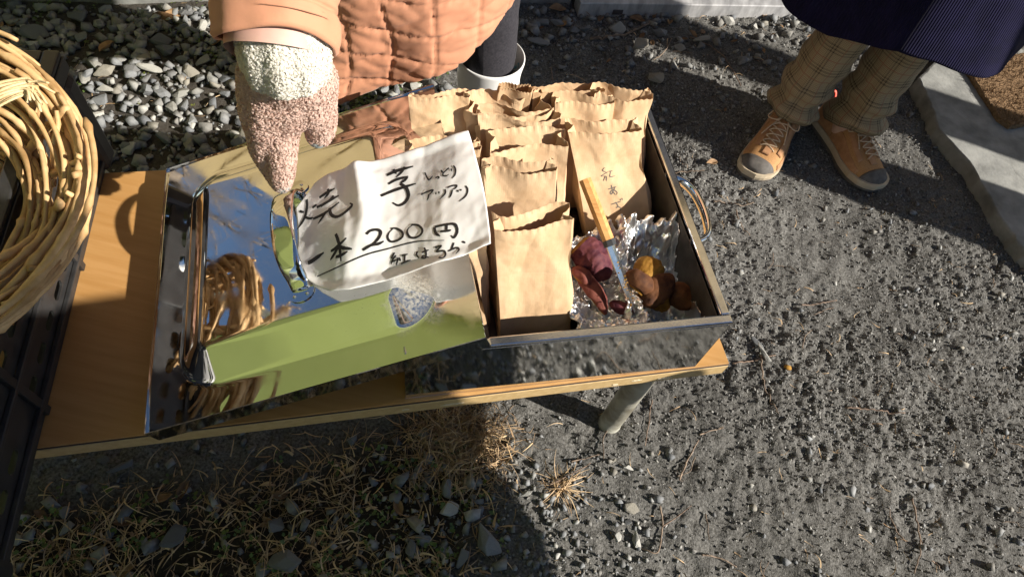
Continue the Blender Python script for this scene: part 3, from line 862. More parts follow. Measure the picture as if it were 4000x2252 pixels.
# strap handle
HU = .240
hp = []
for v_, z_ in ((.128, .033), (.138, .040), (.150, .058), (.172, .072), (.212, .078), (.252, .072), (.274, .058), (.286, .040), (.296, .033)):
    hp.append((HU, v_, z_))
C = smooth_path(hp, 64)
tt = np.gradient(C, axis=0); tt /= np.linalg.norm(tt, axis=1)[:, None]
bn = np.tile(np.array([1.0, 0, 0]), (len(C), 1)); nr = np.cross(bn, tt)
s_ = np.linspace(0, 1, len(C)); hw = .0125 + .004 * np.sin(np.pi * s_)
a = np.linspace(0, 2 * np.pi, 24, endpoint=False)
prof = np.c_[np.sign(np.cos(a)) * np.abs(np.cos(a)) ** .7, np.sign(np.sin(a)) * np.abs(np.sin(a)) ** .8]
V = C[:, None] + (hw[:, None] * prof[None, :, 0])[..., None] * bn[:, None] + (.0038 * prof[None, :, 1])[..., None] * nr[:, None]
F = [tuple(f) for f in grid_faces(len(C), 24, True)] + [tuple(range(23, -1, -1)), tuple(range((len(C) - 1) * 24, len(C) * 24))]
hd = mesh('handle', ll(V.reshape(-1, 3)), F, M['steel'], lid)
for vv, sg in ((.124, -1), (.300, 1)):
    v, f = curve_poly([(math.cos(q) * .019, math.sin(q) * .016 * (1 if math.sin(q) * sg > 0 else .6)) for q in np.linspace(0, 6.283, 33)[:-1]], [], .0012)
    v = v + np.array([HU, vv, PH + .0015]); mesh('handle_foot', ll(v), f, M['steel'], hd, smooth=False)
    for du in (-.009, .009):
        v, f = tube_vf([(HU + du, vv + sg * .006, PH + .0015), (HU + du, vv + sg * .006, PH + .003), (HU + du, vv + sg * .006, PH + .0036)], [.0022, .0022, .001], 10)
        mesh('rivet', ll(v), f, M['steel'], hd)

# ------------------------------------------------------------------ hand-lettered paper sign on the lid
def crumple(a, b, seed, amp, sc):
    r = np.random.RandomState(seed); z = 0
    for k in range(7):
        th = r.rand() * 3.14; fr = sc * (.6 + r.rand()); ph = r.rand()
        q = (a * math.cos(th) + b * math.sin(th)) * fr + ph + .25 * (vn(a * fr * 1.5, b * fr * 1.5, seed + k) - .5)
        z = z + (np.abs((q % 1) - .5) - .25) * amp * (.4 + .6 * r.rand())
    return z
sa = np.linspace(0, 1, 110); sbb = np.linspace(0, 1, 84)
S, T = np.meshgrid(sa, sbb)                       # S along the lid (left -> right), T bottom -> top
def edge(tab, s):
    tab = np.array(tab); return np.interp(s, tab[:, 0], tab[:, 1])
sl_ = np.linspace(0, 1, 110)
topv = edge([(0, .262), (.05, .276), (.12, .296), (.2, .300), (.35, .296), (.6, .292), (1, .286)], S)
botv = edge([(0, .158), (.06, .140), (.12, .120), (.2, .101), (.3, .0925), (.6, .093), (.8, .095), (1, .104)], S)
PUu = .236 + S * .270 + .004 * np.sin(T * 3.1) + (T - .5) * .006
PV = botv + T * (topv - botv)
wr = sstep(0, .3, S)
PZ = lidz(np.clip(PUu, 0, .36), np.clip(PV, .12, .3)) * 0 + PH + .0045 + .009 * wr + crumple(PUu, PV, 4, .0085, 6) * (.35 + .65 * wr) + crumple(PUu, PV, 14, .0016, 17) + crumple(PUu, PV, 24, .0004, 45)
PZ += .010 * np.exp(-((S - .38) / .05) ** 2) * sstep(.2, .9, T) + .006 * sstep(.92, 1, T) * sstep(.2, .5, S) - .012 * sstep(.75, 1, S) * (.4 - T) + .005 * sstep(.1, 0, T)
PZ = np.maximum(PZ, PH + .0035)
sign = mesh('paper_sign', ll(np.stack([PUu, PV, PZ], -1).reshape(-1, 3)), grid_faces(84, 110), M['paper'])
tag(sign, 'crumpled white paper price sign with black brush lettering tucked under the lid handle', 'sign')
sm = sign.modifiers.new('thick', 'SOLIDIFY'); sm.thickness = .0003; sm.offset = -1

def bvh_of(o):
    me = o.data
    return BVHTree.FromPolygons([v.co[:] for v in me.vertices], [tuple(p.vertices) for p in me.polygons])
def strokes(name, target, data, m, org, sc, wd, parent, lift=.0005):
    """brush strokes as thin ribbons lying on the surface of target"""
    bv = bvh_of(target)
    n = 0
    for st in data:
        pts = st; w0 = wd
        if isinstance(st[0], (int, float)): w0 = st[0]; pts = st[1:]
        P = smooth_path([(org[0] + x * sc, org[1] + y * sc) for x, y in pts], max(10, 8 * len(pts)))
        hits = []
        for u, v in P:
            loc, nrm, i, d = bv.ray_cast(Vector(CO), Vector(ray(u, v)))
            if loc is not None:
                nr_ = np.array(nrm)
                if nr_ @ ray(u, v) > 0: nr_ = -nr_
                hits.append((np.array(loc), nr_))
        if len(hits) < 3: continue
        Q = np.array([h[0] for h in hits]); N = np.array([h[1] for h in hits])
        for _ in range(2): N[1:-1] = (N[:-2] + N[1:-1] * 2 + N[2:]) / 4
        T_ = np.gradient(Q, axis=0); T_ /= np.linalg.norm(T_, axis=1)[:, None] + 1e-12
        sd = np.cross(N, T_); sd /= np.linalg.norm(sd, axis=1)[:, None] + 1e-12
        k = len(Q); t = np.linspace(0, 1, k)
        ww = 1.3 * w0 * (.75 + .35 * np.sin(t * 2.4 + .5)) * (1 - .45 * sstep(.75, 1, t)) * (.92 + .16 * np.random.RandomState(n + 3).rand(k))
        Q = Q + N * lift
        Vq = np.stack([Q + sd * ww[:, None] / 2, Q + N * .0001, Q - sd * ww[:, None] / 2], 1).reshape(-1, 3)
        FF = []
        for i in range(k - 1):
            FF.append((i * 3, i * 3 + 1, i * 3 + 4, i * 3 + 3)); FF.append((i * 3 + 1, i * 3 + 2, i * 3 + 5, i * 3 + 4))
        mesh(name, Vq, FF, m, parent); n += 1
KA = [[(498, 505), (520, 515), (545, 520)], [.0031, (575, 375), (580, 450), (560, 560), (520, 640), (470, 710)], [(565, 575), (610, 590), (650, 580)],
      [.0034, (720, 355), (800, 300), (895, 250)], [(815, 255), (825, 300), (775, 365)], [(640, 470), (690, 430)], [.0034, (690, 465), (780, 420), (940, 330)],
      [(880, 330), (850, 370), (740, 460)], [.0034, (650, 595), (780, 530), (945, 405)], [(800, 510), (760, 570), (705, 650)],
      [.0036, (835, 470), (850, 540), (895, 570), (960, 555), (1040, 495), (1090, 440), (1065, 415)],
      [.0048, (590, 1095), (640, 1068), (770, 975)],
      [.0036, (850, 960), (910, 920), (1025, 810)], [.0036, (905, 765), (930, 830), (950, 920), (965, 1075)], [.0036, (930, 920), (890, 990), (845, 1060)],
      [.0036, (940, 905), (1000, 925), (1090, 935)], [.0036, (905, 1025), (960, 1010), (1040, 960)]]
KB = [[.0036, (1210, 550), (1340, 495), (1555, 435)], [(1295, 475), (1310, 500), (1335, 535)], [(1440, 440), (1410, 500), (1330, 580)],
      [.0030, (1230, 665), (1330, 610), (1490, 565)], [(1480, 575), (1440, 620), (1385, 650)], [.0034, (1130, 820), (1330, 740), (1590, 660)],
      [.0036, (1385, 660), (1430, 690), (1475, 740), (1490, 830), (1440, 910), (1360, 945), (1285, 910)],
      [.0017, (1705, 515), (1735, 580), (1760, 610), (1785, 590), (1810, 560)], [.0017, (1845, 585), (1880, 572), (1890, 585), (1868, 600)],
      [.0017, (1915, 485), (1930, 505), (1945, 520)], [.0017, (2020, 455), (1950, 520), (1945, 555), (1985, 560), (2020, 540)], [.0016, (2050, 465), (2053, 480), (2055, 500)],
      [.0018, (2080, 425), (2105, 470), (2100, 540), (2062, 595)],
      [.0018, (1655, 805), (1740, 765), (1810, 745), (1790, 780), (1750, 815)], [.0018, (1755, 800), (1750, 840), (1735, 880)], [.0018, (1845, 780), (1850, 790), (1855, 800)],
      [.0018, (1885, 765), (1890, 778), (1895, 790)], [.0018, (1970, 735), (1970, 790), (1900, 865)], [.0018, (2000, 715), (2060, 690), (2120, 685), (2105, 720), (2065, 740)],
      [.0018, (2065, 745), (2050, 800), (2025, 850)], [.0018, (2130, 745), (2138, 758), (2145, 770)], [.0018, (2170, 735), (2176, 745), (2180, 755)], [.0018, (2240, 690), (2265, 740), (2240, 820), (2155, 895)]]
KC = [[.0016, (300, 935), (520, 835), (800, 705), (1000, 630), (1200, 580), (1500, 500), (1700, 470), (1960, 465)],
      [.0032, (940, 385), (990, 340), (1070, 325), (1125, 350), (1110, 420), (1040, 500), (895, 590)], [.0032, (895, 590), (1000, 530), (1100, 510), (1170, 475)],
      [.0024, (1260, 310), (1340, 310), (1410, 360), (1410, 420), (1340, 470), (1260, 480), (1220, 430), (1235, 370), (1285, 318)],
      [.0024, (1530, 260), (1610, 265), (1670, 320), (1655, 385), (1580, 430), (1510, 420), (1475, 360), (1490, 310), (1550, 262)],
      [.0028, (1830, 295), (1850, 370), (1905, 410)], [.0028, (1835, 290), (1960, 262), (2080, 250), (2120, 290), (2125, 360), (2085, 430), (2050, 400)], [.0026, (1990, 270), (1988, 300), (1985, 340)],
      [.0026, (1905, 350), (2000, 340), (2050, 330)],
      [.0019, (1310, 625), (1275, 690), (1320, 690)], [.0019, (1330, 660), (1285, 720), (1265, 780)], [.0019, (1355, 690), (1345, 740), (1330, 790)], [.0017, (1280, 745), (1310, 730), (1345, 715)], [.0019, (1370, 690), (1380, 715), (1390, 735)],
      [.0019, (1400, 665), (1440, 655), (1485, 645)], [.0019, (1445, 660), (1442, 700), (1440, 745)], [.0019, (1395, 770), (1450, 745), (1520, 720)],
      [.0019, (1610, 610), (1595, 650), (1630, 695)], [.0019, (1665, 625), (1710, 605), (1760, 590)], [.0019, (1700, 560), (1720, 620), (1715, 690), (1670, 690), (1690, 665), (1760, 690)],
      [.0019, (1835, 560), (1920, 535), (1860, 610), (1950, 600), (1975, 650), (1940, 695), (1890, 690), (1920, 670)],
      [.0019, (2010, 605), (2120, 560), (2150, 590), (2110, 640)], [.0019, (2085, 495), (2060, 560), (2040, 605)], [.0021, (2195, 480), (2215, 488), (2235, 500)]]
for K, o_, s_2 in ((KA, (1000, 650), .3448), (KB, (1150, 520), .2989), (KC, (1150, 800), .2989)):
    strokes('brush_stroke', sign, K, M['ink'], o_, s_2, .0028, sign)

# ------------------------------------------------------------------ pebbles on the box floor
def hull(seed, n=18, flat=.65, r=None):
    r = r or np.random.RandomState(seed)
    P = r.randn(n, 3); P /= np.linalg.norm(P, axis=1)[:, None]; P *= (.82 + .18 * r.rand(n))[:, None]
    P *= np.array([1, .62 + .3 * r.rand(), flat * (.7 + .5 * r.rand())])
    bm = bmesh.new()
    for p in P: bm.verts.new(p)
    rs_ = bmesh.ops.convex_hull(bm, input=bm.verts[:])
    bmesh.ops.delete(bm, geom=[v for v in bm.verts if not v.link_faces], context='VERTS')
    bmesh.ops.dissolve_limit(bm, angle_limit=R(9), verts=bm.verts[:], edges=bm.edges[:])
    bmesh.ops.triangulate(bm, faces=bm.faces[:])
    bm.verts.ensure_lookup_table()
    for i, v in enumerate(bm.verts): v.index = i
    V = np.array([v.co[:] for v in bm.verts]); F = np.array([[q.index for q in f.verts] for f in bm.faces])
    bm.free(); return V, F
PEB = []
for k in range(5):
    bm = bmesh.new(); bmesh.ops.create_icosphere(bm, subdivisions=2, radius=1)
    r = np.random.RandomState(90 + k); sc = np.array([1, .75 + .2 * r.rand(), .55 + .2 * r.rand()])
    for v in bm.verts:
        p = np.array(v.co); v.co = Vector(p * sc * (1 + .16 * float(fbm3(p[None], 1.3, 80 + k, 2)[0])))
    me = bpy.data.meshes.new('pebble'); bm.to_mesh(me); bm.free(); me.materials.append(M['pebble'])
    me.polygons.foreach_set('use_smooth', np.ones(len(me.polygons), dtype=bool)); PEB.append(me)
r = np.random.RandomState(3)
pn = 0
for iy in range(17):
    for ix in range(17):
        x = .03 + ix * .0255 + (iy % 2) * .012 + r.randn() * .003; y = .03 + iy * .0245 + r.randn() * .003
        if x > BW - .025 or not (.225 < x < .34 or (x > .33 and y < .3) or y < .05): continue
        if y < .03: continue
        o = bpy.data.objects.new('pebble', PEB[r.randint(5)]); COL.objects.link(o)
        s = .012 + r.rand() * .003
        o.location = bl([[x, y, .005 + s * .62]])[0]; o.rotation_euler = (r.randn() * .3, r.randn() * .3, r.rand() * 6.28); o.scale = (s, s, s)
        tag(o, 'smooth black roasting pebble on the floor of the steel box', 'pebble', 'roasting pebbles inside the steel box'); pn += 1

# ------------------------------------------------------------------ kraft paper bags
def bag(label, cx, cy, yaw, w_, d_, h_, lean, top_open=.25, seed=1, sway=0.0, z0=.022, fold=0.0, amp=1.0, twist=0.0):
    """cx,cy base centre in box coordinates; lean = backward shift of the mouth; paper tube with gusset folds, crumpled"""
    nf, ns = 40, 12
    per = []
    for i in range(nf): per.append(('f', i / nf))
    for i in range(ns): per.append(('r', i / ns))
    for i in range(nf): per.append(('b', 1 - i / nf))
    for i in range(ns): per.append(('l', 1 - i / ns))
    nP = len(per); nr_ = 64
    rr = np.random.RandomState(seed)
    V = np.zeros((nr_, nP, 3)); 
    tv = np.linspace(0, 1, nr_)
    phs = rr.rand(6) * 6.28
    for j, (sd, q) in enumerate(per):
        t = tv
        dd = d_ * (1 - (1 - top_open) * sstep(.1, .95, t)) / 2
        hw_ = w_ / 2 * (1 - .04 * np.sin(t * 3.1) + .02 * t)
        gus = (d_ * .32) * sstep(.15, .8, t) * (1 - .3 * sstep(.9, 1, t))
        if sd == 'f': x = -hw_ + 2 * hw_ * q; y = -dd
        elif sd == 'b': x = -hw_ + 2 * hw_ * q; y = dd
        else:
            s = 1 if sd == 'r' else -1
            f = 1 - abs(q - .5) * 2
            x = s * (hw_ - gus * f); y = -dd + 2 * dd * q
        # mouth waves
        wv = sstep(.55, 1, t) * d_ * (.10 * np.sin(q * 5.0 + phs[0]) + .03 * np.sin(q * 11 + phs[1])) * amp if sd in 'fb' else 0
        if sd == 'f': wv = wv - sstep(.5, 1, t) * d_ * .12
        y = y + wv
        a = {'f': q * w_, 'r': w_ + q * d_, 'b': w_ + d_ + (1 - q) * w_, 'l': 2 * w_ + d_ + (1 - q) * d_}[sd] + np.zeros(nr_)
        b = t * h_
        cz = crumple(a, b, seed * 3, .0105, 8) + crumple(a, b, seed * 3 + 1, .0036, 13) + crumple(a, b, seed * 3 + 2, .0007, 40)
        bulge = .012 * np.sin(np.clip(t / .6, 0, 1) * 3.14)
        off = (cz * amp) * (.35 + .65 * sstep(0, .25, t)) + bulge * (1 if sd in 'fb' else .4)
        if sd == 'f': y = y - off
        elif sd == 'b': y = y + off
        elif sd == 'r': x = x + off * .6
        else: x = x - off * .6
        z = b + 0 * t
        # pinking-sheared mouth
        edge_ = .0008 * (1 if (j // 2) % 2 else -1) + .001 * np.sin(q * 5 + phs[2]) + (.003 * np.sin(q * 2.2 + phs[3]))
        z = z + edge_ * sstep(.93, 1, t)
        tw = twist * t
        x2 = x * np.cos(tw) - y * np.sin(tw); y2 = x * np.sin(tw) + y * np.cos(tw)
        V[:, j, 0] = x2 + sway * t * h_; V[:, j, 1] = y2 + lean * t ** 1.2 * h_; V[:, j, 2] = z * (1 - .12 * abs(lean))
    if fold:                                      # mouth folded over to the front
        t0 = 1 - fold
        k = int(t0 * (nr_ - 1)); ax = V[k].copy()
        for i in range(k + 1, nr_):
            rel = V[i] - ax
            ang = min(1.0, (i - k) / 5) * 2.6
            V[i, :, 1] = ax[:, 1] - (rel[:, 2] * math.sin(ang)) * .6 - .004 + rel[:, 1] * math.cos(ang) * .3
            V[i, :, 2] = ax[:, 2] + rel[:, 2] * math.cos(ang)
    cyw, syw = math.cos(yaw), math.sin(yaw)
    X = V[..., 0] * cyw - V[..., 1] * syw + cx; Y = V[..., 0] * syw + V[..., 1] * cyw + cy
    X = np.clip(X, .014, BW - .0165 + 5 * (V[..., 2] > BH)); Y = np.where(V[..., 2] < BH + .012, np.clip(Y, .016, BD - .016), Y)
    W = np.stack([X, Y, V[..., 2] + z0], -1).reshape(-1, 3)
    F = [tuple(f) for f in grid_faces(nr_, nP, True)]
    F.append(tuple(range(nP - 1, -1, -1)))
    o = mesh('paper_bag', bl(W), F, M['kraft'], smooth=False)
    md = o.modifiers.new('thick', 'SOLIDIFY'); md.thickness = .0004; md.offset = 0
    tag(o, label, 'paper bag', 'kraft bags standing in the roasting box')
    return o
def bagm(label, base, mouth, w_, d_=.055, top_open=.3, seed=1, zt=.2, **k):
    z0 = .022; h_ = zt - z0
    lean = (mouth[1] - base[1]) / h_; sway = (mouth[0] - base[0]) / h_
    return bag(label, base[0], base[1], k.pop('yaw', 0), w_, d_, h_ / (1 - .12 * abs(lean)), lean * (1 - .12 * abs(lean)), top_open, seed, sway, z0, **k)
bagm('plain kraft bag with split mouth standing in front, beside the foil', (.203, .098), (.192, .168), .112, .065, .35, 3, .202)
bagm('kraft bag directly behind the split-mouthed front one', (.2, .178), (.19, .262), .106, .055, .3, 5, .2)
bagm('kraft bag with wide gaping mouth, third in the middle row', (.218, .243), (.213, .318), .122, .058, .5, 8, .2)
bagm('kraft bag with rumpled front, fourth in the middle row', (.212, .305), (.21, .37), .126, .045, .4, 12, .2, amp=1.5)
bagm('kraft bag with wildly crumpled mouth near the white boot', (.198, .358), (.19, .392), .126, .055, .7, 17, .197, amp=2.2)
bagm('rearmost kraft bag with flap sticking up below the white boot', (.212, .405), (.208, .412), .05, .022, .5, 19, .208)
bagm('kraft bag at the back corner of the box beside the lid', (.095, .36), (.088, .398), .092, .04, .3, 23, .212)
bagm('kraft bag half hidden by the lid, level with the gaping one', (.088, .255), (.085, .315), .108, .05, .3, 29, .195)
bagm('kraft bag half hidden under the lower corner of the paper sign', (.082, .12), (.078, .17), .105, .055, .5, 31, .175)
bJ = bagm('kraft bag with pencilled characters leaning behind the foil', (.385, .262), (.338, .332), .118, .06, .35, 41, .202, twist=.04)
bagm('kraft bag with one pencilled character behind the lettered bag', (.335, .335), (.318, .392), .10, .045, .3, 43, .203)
bagm('tall kraft bag against the right-hand wall of the box', (.393, .345), (.385, .402), .098, .05, .35, 47, .206)
bagm('rearmost kraft bag of the right column with wavy mouth', (.30, .395), (.298, .416), .12, .035, .4, 53, .202)
KJ = [[(680, 495), (655, 530), (700, 555)], [(720, 550), (640, 600), (700, 600)], [(690, 600), (665, 665)], [(705, 605), (705, 665)], [(730, 545), (780, 535)], [(755, 545), (750, 610), (810, 600)],
      [(725, 770), (830, 735)], [(765, 715), (785, 790), (820, 840)], [(815, 740), (770, 830), (755, 800), (800, 780), (840, 810), (830, 840)],
      [(765, 960), (890, 920)], [(820, 930), (850, 980), (830, 1000), (860, 990), (885, 1010), (870, 1045)], [(880, 890), (885, 910)], [(900, 880), (908, 905)],
      [(820, 1165), (905, 1140)], [(830, 1230), (910, 1180)], [(870, 1135), (890, 1220), (855, 1310), (850, 1270), (900, 1240), (960, 1255)]]
strokes('pencil_stroke', bJ, [[.0011] + k for k in KJ], M['pencil'], (2150, 500), .3104, .0011, bJ, .0007)
for o in COL.objects:
    if o.get('label', '').startswith('kraft bag with one pencilled'):
        KI = [[(575, 25), (560, 50), (590, 60)], [(600, 50), (545, 95), (590, 100)], [(570, 100), (562, 160)], [(590, 105), (598, 130)], [(610, 75), (645, 70)], [(640, 75), (620, 110), (660, 130)], [(620, 145), (660, 155)]]
        strokes('pencil_stroke', o, [[.0012] + k for k in KI], M['pencil'], (2150, 500), .3104, .0011, o, .0007)

# ------------------------------------------------------------------ crumpled foil nests
def foil(label, cx, cy, hx, hy, yaw, zf, rimz, seed, backz=0.0):
    n = 120
    a = np.linspace(-1, 1, n); A, B = np.meshgrid(a, a)
    rr = np.maximum(np.abs(A), np.abs(B)) * .6 + np.hypot(A, B) * .4
    wob = 1 + .12 * fbm(A, B, 1.6, seed, 2)
    X = A * hx * wob * (1 - .12 * sstep(.8, 1.2, rr)); Y = B * hy * wob
    Z = zf + rimz * sstep(.45, 1.05, rr) * (1 + .5 * fbm(A, B, 2.5, seed + 3, 2)) + backz * sstep(.2, 1, B)
    Z += crumple(A, B, seed + 7, .016, 2.6) + crumple(A, B, seed + 9, .007, 7) + (np.abs(vn(A * 9, B * 9, seed) - .5)) * .012 + .003 * (vn(A * 30, B * 30, seed + 2) - .5)
    X += .006 * fbm(A, B, 6, seed + 11, 2) + .003 * fbm(A, B, 16, seed + 12, 2); Y += .006 * fbm(A, B, 6, seed + 13, 2) + .003 * fbm(A, B, 16, seed + 14, 2)
    # curl the outermost margin over
    Z -= .012 * sstep(.93, 1.0, np.maximum(np.abs(A), np.abs(B))) * vn(A * 4, B * 4, seed + 21)
    c, s = math.cos(yaw), math.sin(yaw)
    GXx = cx + X * c - Y * s; GYy = cy + X * s + Y * c
    GXx = np.clip(GXx, .02, BW - .017); GYy = np.clip(GYy, .018, BD - .02)
    V = bl(np.stack([GXx, GYy, Z], -1).reshape(-1, 3))
    o = mesh('aluminium_foil', V, grid_faces(n, n), M['foil'], smooth=False)
    md = o.modifiers.new('thick', 'SOLIDIFY'); md.thickness = .0002
    return tag(o, label, 'foil', 'foil nests in the roasting box')
foil('crumpled foil nest holding the purple-skinned sweet potato', .303, .122, .062, .09, R(6), .040, .048, 201)
foil('crumpled foil nest holding the browned sweet potato pieces', .402, .12, .068, .094, R(-3), .036, .042, 231, .045)

# ------------------------------------------------------------------ sweet potatoes
def spud(name, label, a, b, r, m, seed, flat=1.0, cut=None, taper=(.55, .5), bend=0.0, capmat=None, group=None):
    """a,b box-coordinates of both ends"""
    a = np.array(a, float); b = np.array(b, float)
    t = np.linspace(0, 1, 54)
    up = np.array([0, 0, 1.0])
    P = a + (b - a) * t[:, None] + up * (bend * np.sin(t * 3.14))[:, None]
    prof = np.sin(np.clip(t, .0, 1) * np.pi) ** .55
    if cut == 'a': prof = np.where(t < .5, .78 + .22 * np.sin(t * np.pi), np.sin(t * np.pi) ** .6)
    prof = np.maximum(prof, .06)
    SG = 40
    V, F = tube_vf(P, prof * r, SG, cap=True, sx=1, sy=flat)
    ctr = P.repeat(SG, 0)
    dsp = 1 + .42 * fbm3(V, 30, seed, 3) - .16 * np.abs(fbm3(V, 90, seed + 4, 2)) + .05 * fbm3(V, 260, seed + 8, 2)
    V = ctr + (V - ctr) * dsp[:, None]
    top = empty(name, tuple(bl([(a + b) / 2])[0]))
    F2 = F[:-2] + [F[-1]]
    mesh('skin', bl(V), F2, m, top)
    if cut == 'a':
        rim = V[:SG]; c = rim.mean(0) - (b - a) / np.linalg.norm(b - a) * .004
        Vc = np.vstack([rim, c + (rim - c) * .6 - (b - a) / np.linalg.norm(b - a) * .003, [c]])
        Fc = [tuple(f) for f in grid_faces(2, SG, True)] + [(SG + i, SG + (i + 1) % SG, 2 * SG) for i in range(SG)]
        mesh('cut_face', bl(Vc), Fc, M['flesh'], top)
    else:
        mesh('root_tip', bl(np.vstack([V[:SG], [V[:SG].mean(0)]])), [(i, (i + 1) % SG, SG) for i in range(SG)], m, top)
    tag(top, label, 'sweet potato', group or 'roasted sweet potato pieces on foil')
    return top
def peel(name, label, pts, wd, m, seed, curl=.8):
    """curled strip of skin with flesh on the inside; pts in box coordinates"""
    P = smooth_path(pts, 30); n = len(P)
    T_, N, Bn = frames(P)
    th = np.linspace(-1, 1, 15)
    s = np.linspace(0, 1, n); ww = wd * np.sin(np.clip(s * .94 + .03, 0, 1) * np.pi) ** .6
    side = np.cross(T_, [0, 0, 1.0]); side /= np.linalg.norm(side, axis=1)[:, None]; upv = np.cross(side, T_)
    A = P[:, None] + (ww[:, None] * np.sin(th * 1.45)[None] )[..., None] * side[:, None] + (ww[:, None] * curl * (np.cos(th * 1.45)[None]))[..., None] * upv[:, None]
    V = A.reshape(-1, 3); V = V + .0035 * np.stack([fbm3(V, 60, seed, 2), fbm3(V, 60, seed + 3, 2), fbm3(V, 60, seed + 6, 2)], -1)
    top = empty(name, tuple(bl([P[n // 2]])[0]))
    o = mesh('skin', bl(V), grid_faces(n, 15), m, top)
    md = o.modifiers.new('thick', 'SOLIDIFY'); md.thickness = .0025; md.offset = -1
    V2 = (P[:, None] + (ww[:, None] * .9 * np.sin(th * 1.4)[None])[..., None] * side[:, None] + (ww[:, None] * (curl * np.cos(th * 1.4)[None] * .7 - .12))[..., None] * upv[:, None]).reshape(-1, 3)
    mesh('flesh', bl(V2 - [0, 0, .002]), grid_faces(n, 15), M['flesh'], top)
    tag(top, label, 'sweet potato', 'roasted sweet potato pieces on foil')
def c6(x, y, z): return bpix(1650 + x * .7931, 250 + y * .7931, z)
spud('sweet_potato', 'halved purple-skinned sweet potato with yellow cut end', c6(772, 900, .098), c6(922, 1055, .080), .030, M['yam'], 301, .85, 'a')
peel('sweet_potato_peel', 'long reddish strip of sweet potato skin beside the front bag', [c6(745, 1005, .085), c6(810, 1075, .085), c6(870, 1150, .08), c6(905, 1230, .07)], .014, M['redpeel'], 311)
peel('sweet_potato_peel', 'torn pinkish sweet potato skin below the purple half', [c6(745, 1010, .092), c6(790, 1040, .095), c6(835, 1085, .09)], .013, M['redpeel'], 317)
spud('sweet_potato', 'small dark purple sweet potato end under the knife tip', c6(920, 1175, .07), c6(1040, 1225, .066), .012, M['yam'], 321)
spud('sweet_potato', 'broken yellow-fleshed sweet potato chunk leaning on the foil', c6(1065, 955, .10), c6(1160, 1085, .085), .027, M['flesh'], 331, .7)
peel('sweet_potato_peel', 'browned curled sweet potato skin next to the knife blade', [c6(1015, 1030, .105), c6(1050, 1060, .112), c6(1095, 1110, .095), c6(1090, 1160, .08)], .018, M['burnt'], 341, 1.0)
spud('sweet_potato', 'large browned sweet potato wedge with wrinkled skin', c6(1232, 1035, .105), c6(1092, 1190, .092), .023, M['burnt'], 347, .5)
spud('sweet_potato', 'yellow sweet potato piece low in front of the browned wedge', c6(1125, 1185, .07), c6(1225, 1165, .07), .017, M['flesh'], 351)
spud('sweet_potato', 'dark roasted sweet potato against the right-hand steel wall', c6(1225, 1085, .085), c6(1335, 1200, .075), .023, M['burnt'], 357, .6)
spud('sweet_potato', 'brownish sweet potato chunk between knife and browned wedge', c6(1030, 1105, .075), c6(1100, 1195, .07), .017, M['flesh'], 361)

# ------------------------------------------------------------------ knife
k0 = c6(800, 568, .2); k1 = c6(915, 865, .155); k2 = c6(922, 884, .152); k3 = c6(1050, 1222, .098)
knife = empty('knife', tuple(bl([k1])[0]))
tag(knife, 'kitchen knife with wooden handle and black collar lying on the lettered bag', 'knife')
def oct_tube(a, b, r, sx, sy, n=12, seg=8):
    t = np.linspace(0, 1, n)[:, None]; return tube_vf(bl(a + (b - a) * t), r, seg, True, sx, sy)
V, F = oct_tube(k0, k1, .0098, 1.0, .85); mesh('handle', V, F, M['wood'], knife, smooth=False)
V, F = oct_tube(k1 + (k2 - k1) * .02, k2 + (k2 - k1) * .6, .0104, 1.0, .87); mesh('collar', V, F, M['ferrule'], knife, smooth=False)
dirk = (k3 - k2) / np.linalg.norm(k3 - k2); Lk = np.linalg.norm(k3 - k2)
sd = np.cross(dirk, [0, 0, 1.0]); sd /= np.linalg.norm(sd); nk = np.cross(sd, dirk)
sd = sd * .93 + nk * .36; nk = np.cross(sd, dirk)
rows = []
for t in np.linspace(0.03, 1, 24):
    w0 = .0095 * (1 - sstep(.55, 1.0, t) * .82); c = k2 + dirk * Lk * t
    th_ = .0011 * (1 - .6 * t)
    rows.append([c + sd * w0 + nk * th_, c + sd * w0 - nk * th_, c - sd * w0 * .2 - nk * th_ * .9, c - sd * w0, c - sd * w0 * .2 + nk * th_ * .9])
V = np.array(rows).reshape(-1, 3)
F = [tuple(f) for f in grid_faces(24, 5, True)] + [(4, 3, 2, 1, 0), tuple(range(23 * 5, 24 * 5))]
bl_ = mesh('blade', bl(V), F, M['blade'], knife, smooth=False)
parts = []
rk = np.random.RandomState(4)
for i in range(34):
    t = .25 + rk.rand() * .65; s = .0008 + rk.rand() * .0014
    c = k2 + dirk * Lk * t + sd * (rk.rand() - .5) * .014 + nk * .0014
    v, f = hull(400 + i, 10); parts.append((v * s + c, [tuple(q) for q in f]))
V, F = merge(parts); cb_ = mesh('potato_crumbs', bl(V), F, M['flesh'], bl_, smooth=False); tag(cb_, kind='stuff')

# ================================================================== PEOPLE
def loft(rings, uv=True, closed=True, cap0=False, cap1=False):
    Rg = np.asarray(rings, float); n, m, _ = Rg.shape
    if closed:                                   # duplicate the seam so that UVs run on
        Rg = np.concatenate([Rg, Rg[:, :1]], 1); m += 1
    V = Rg.reshape(-1, 3)
    per = np.linalg.norm(np.diff(Rg, axis=1), axis=2).mean(0); U = np.r_[0, np.cumsum(per)]
    hh = np.linalg.norm(np.diff(Rg, axis=0), axis=2).mean(1); W = np.r_[0, np.cumsum(hh)]
    UVs = np.stack(np.meshgrid(U, W), -1).reshape(-1, 2)
    F = [tuple(f) for f in grid_faces(n, m)]
    if cap0: F.append(tuple(range(m - 2, -1, -1)))
    if cap1: F.append(tuple(range((n - 1) * m, n * m - 1)))
    return V, F, UVs

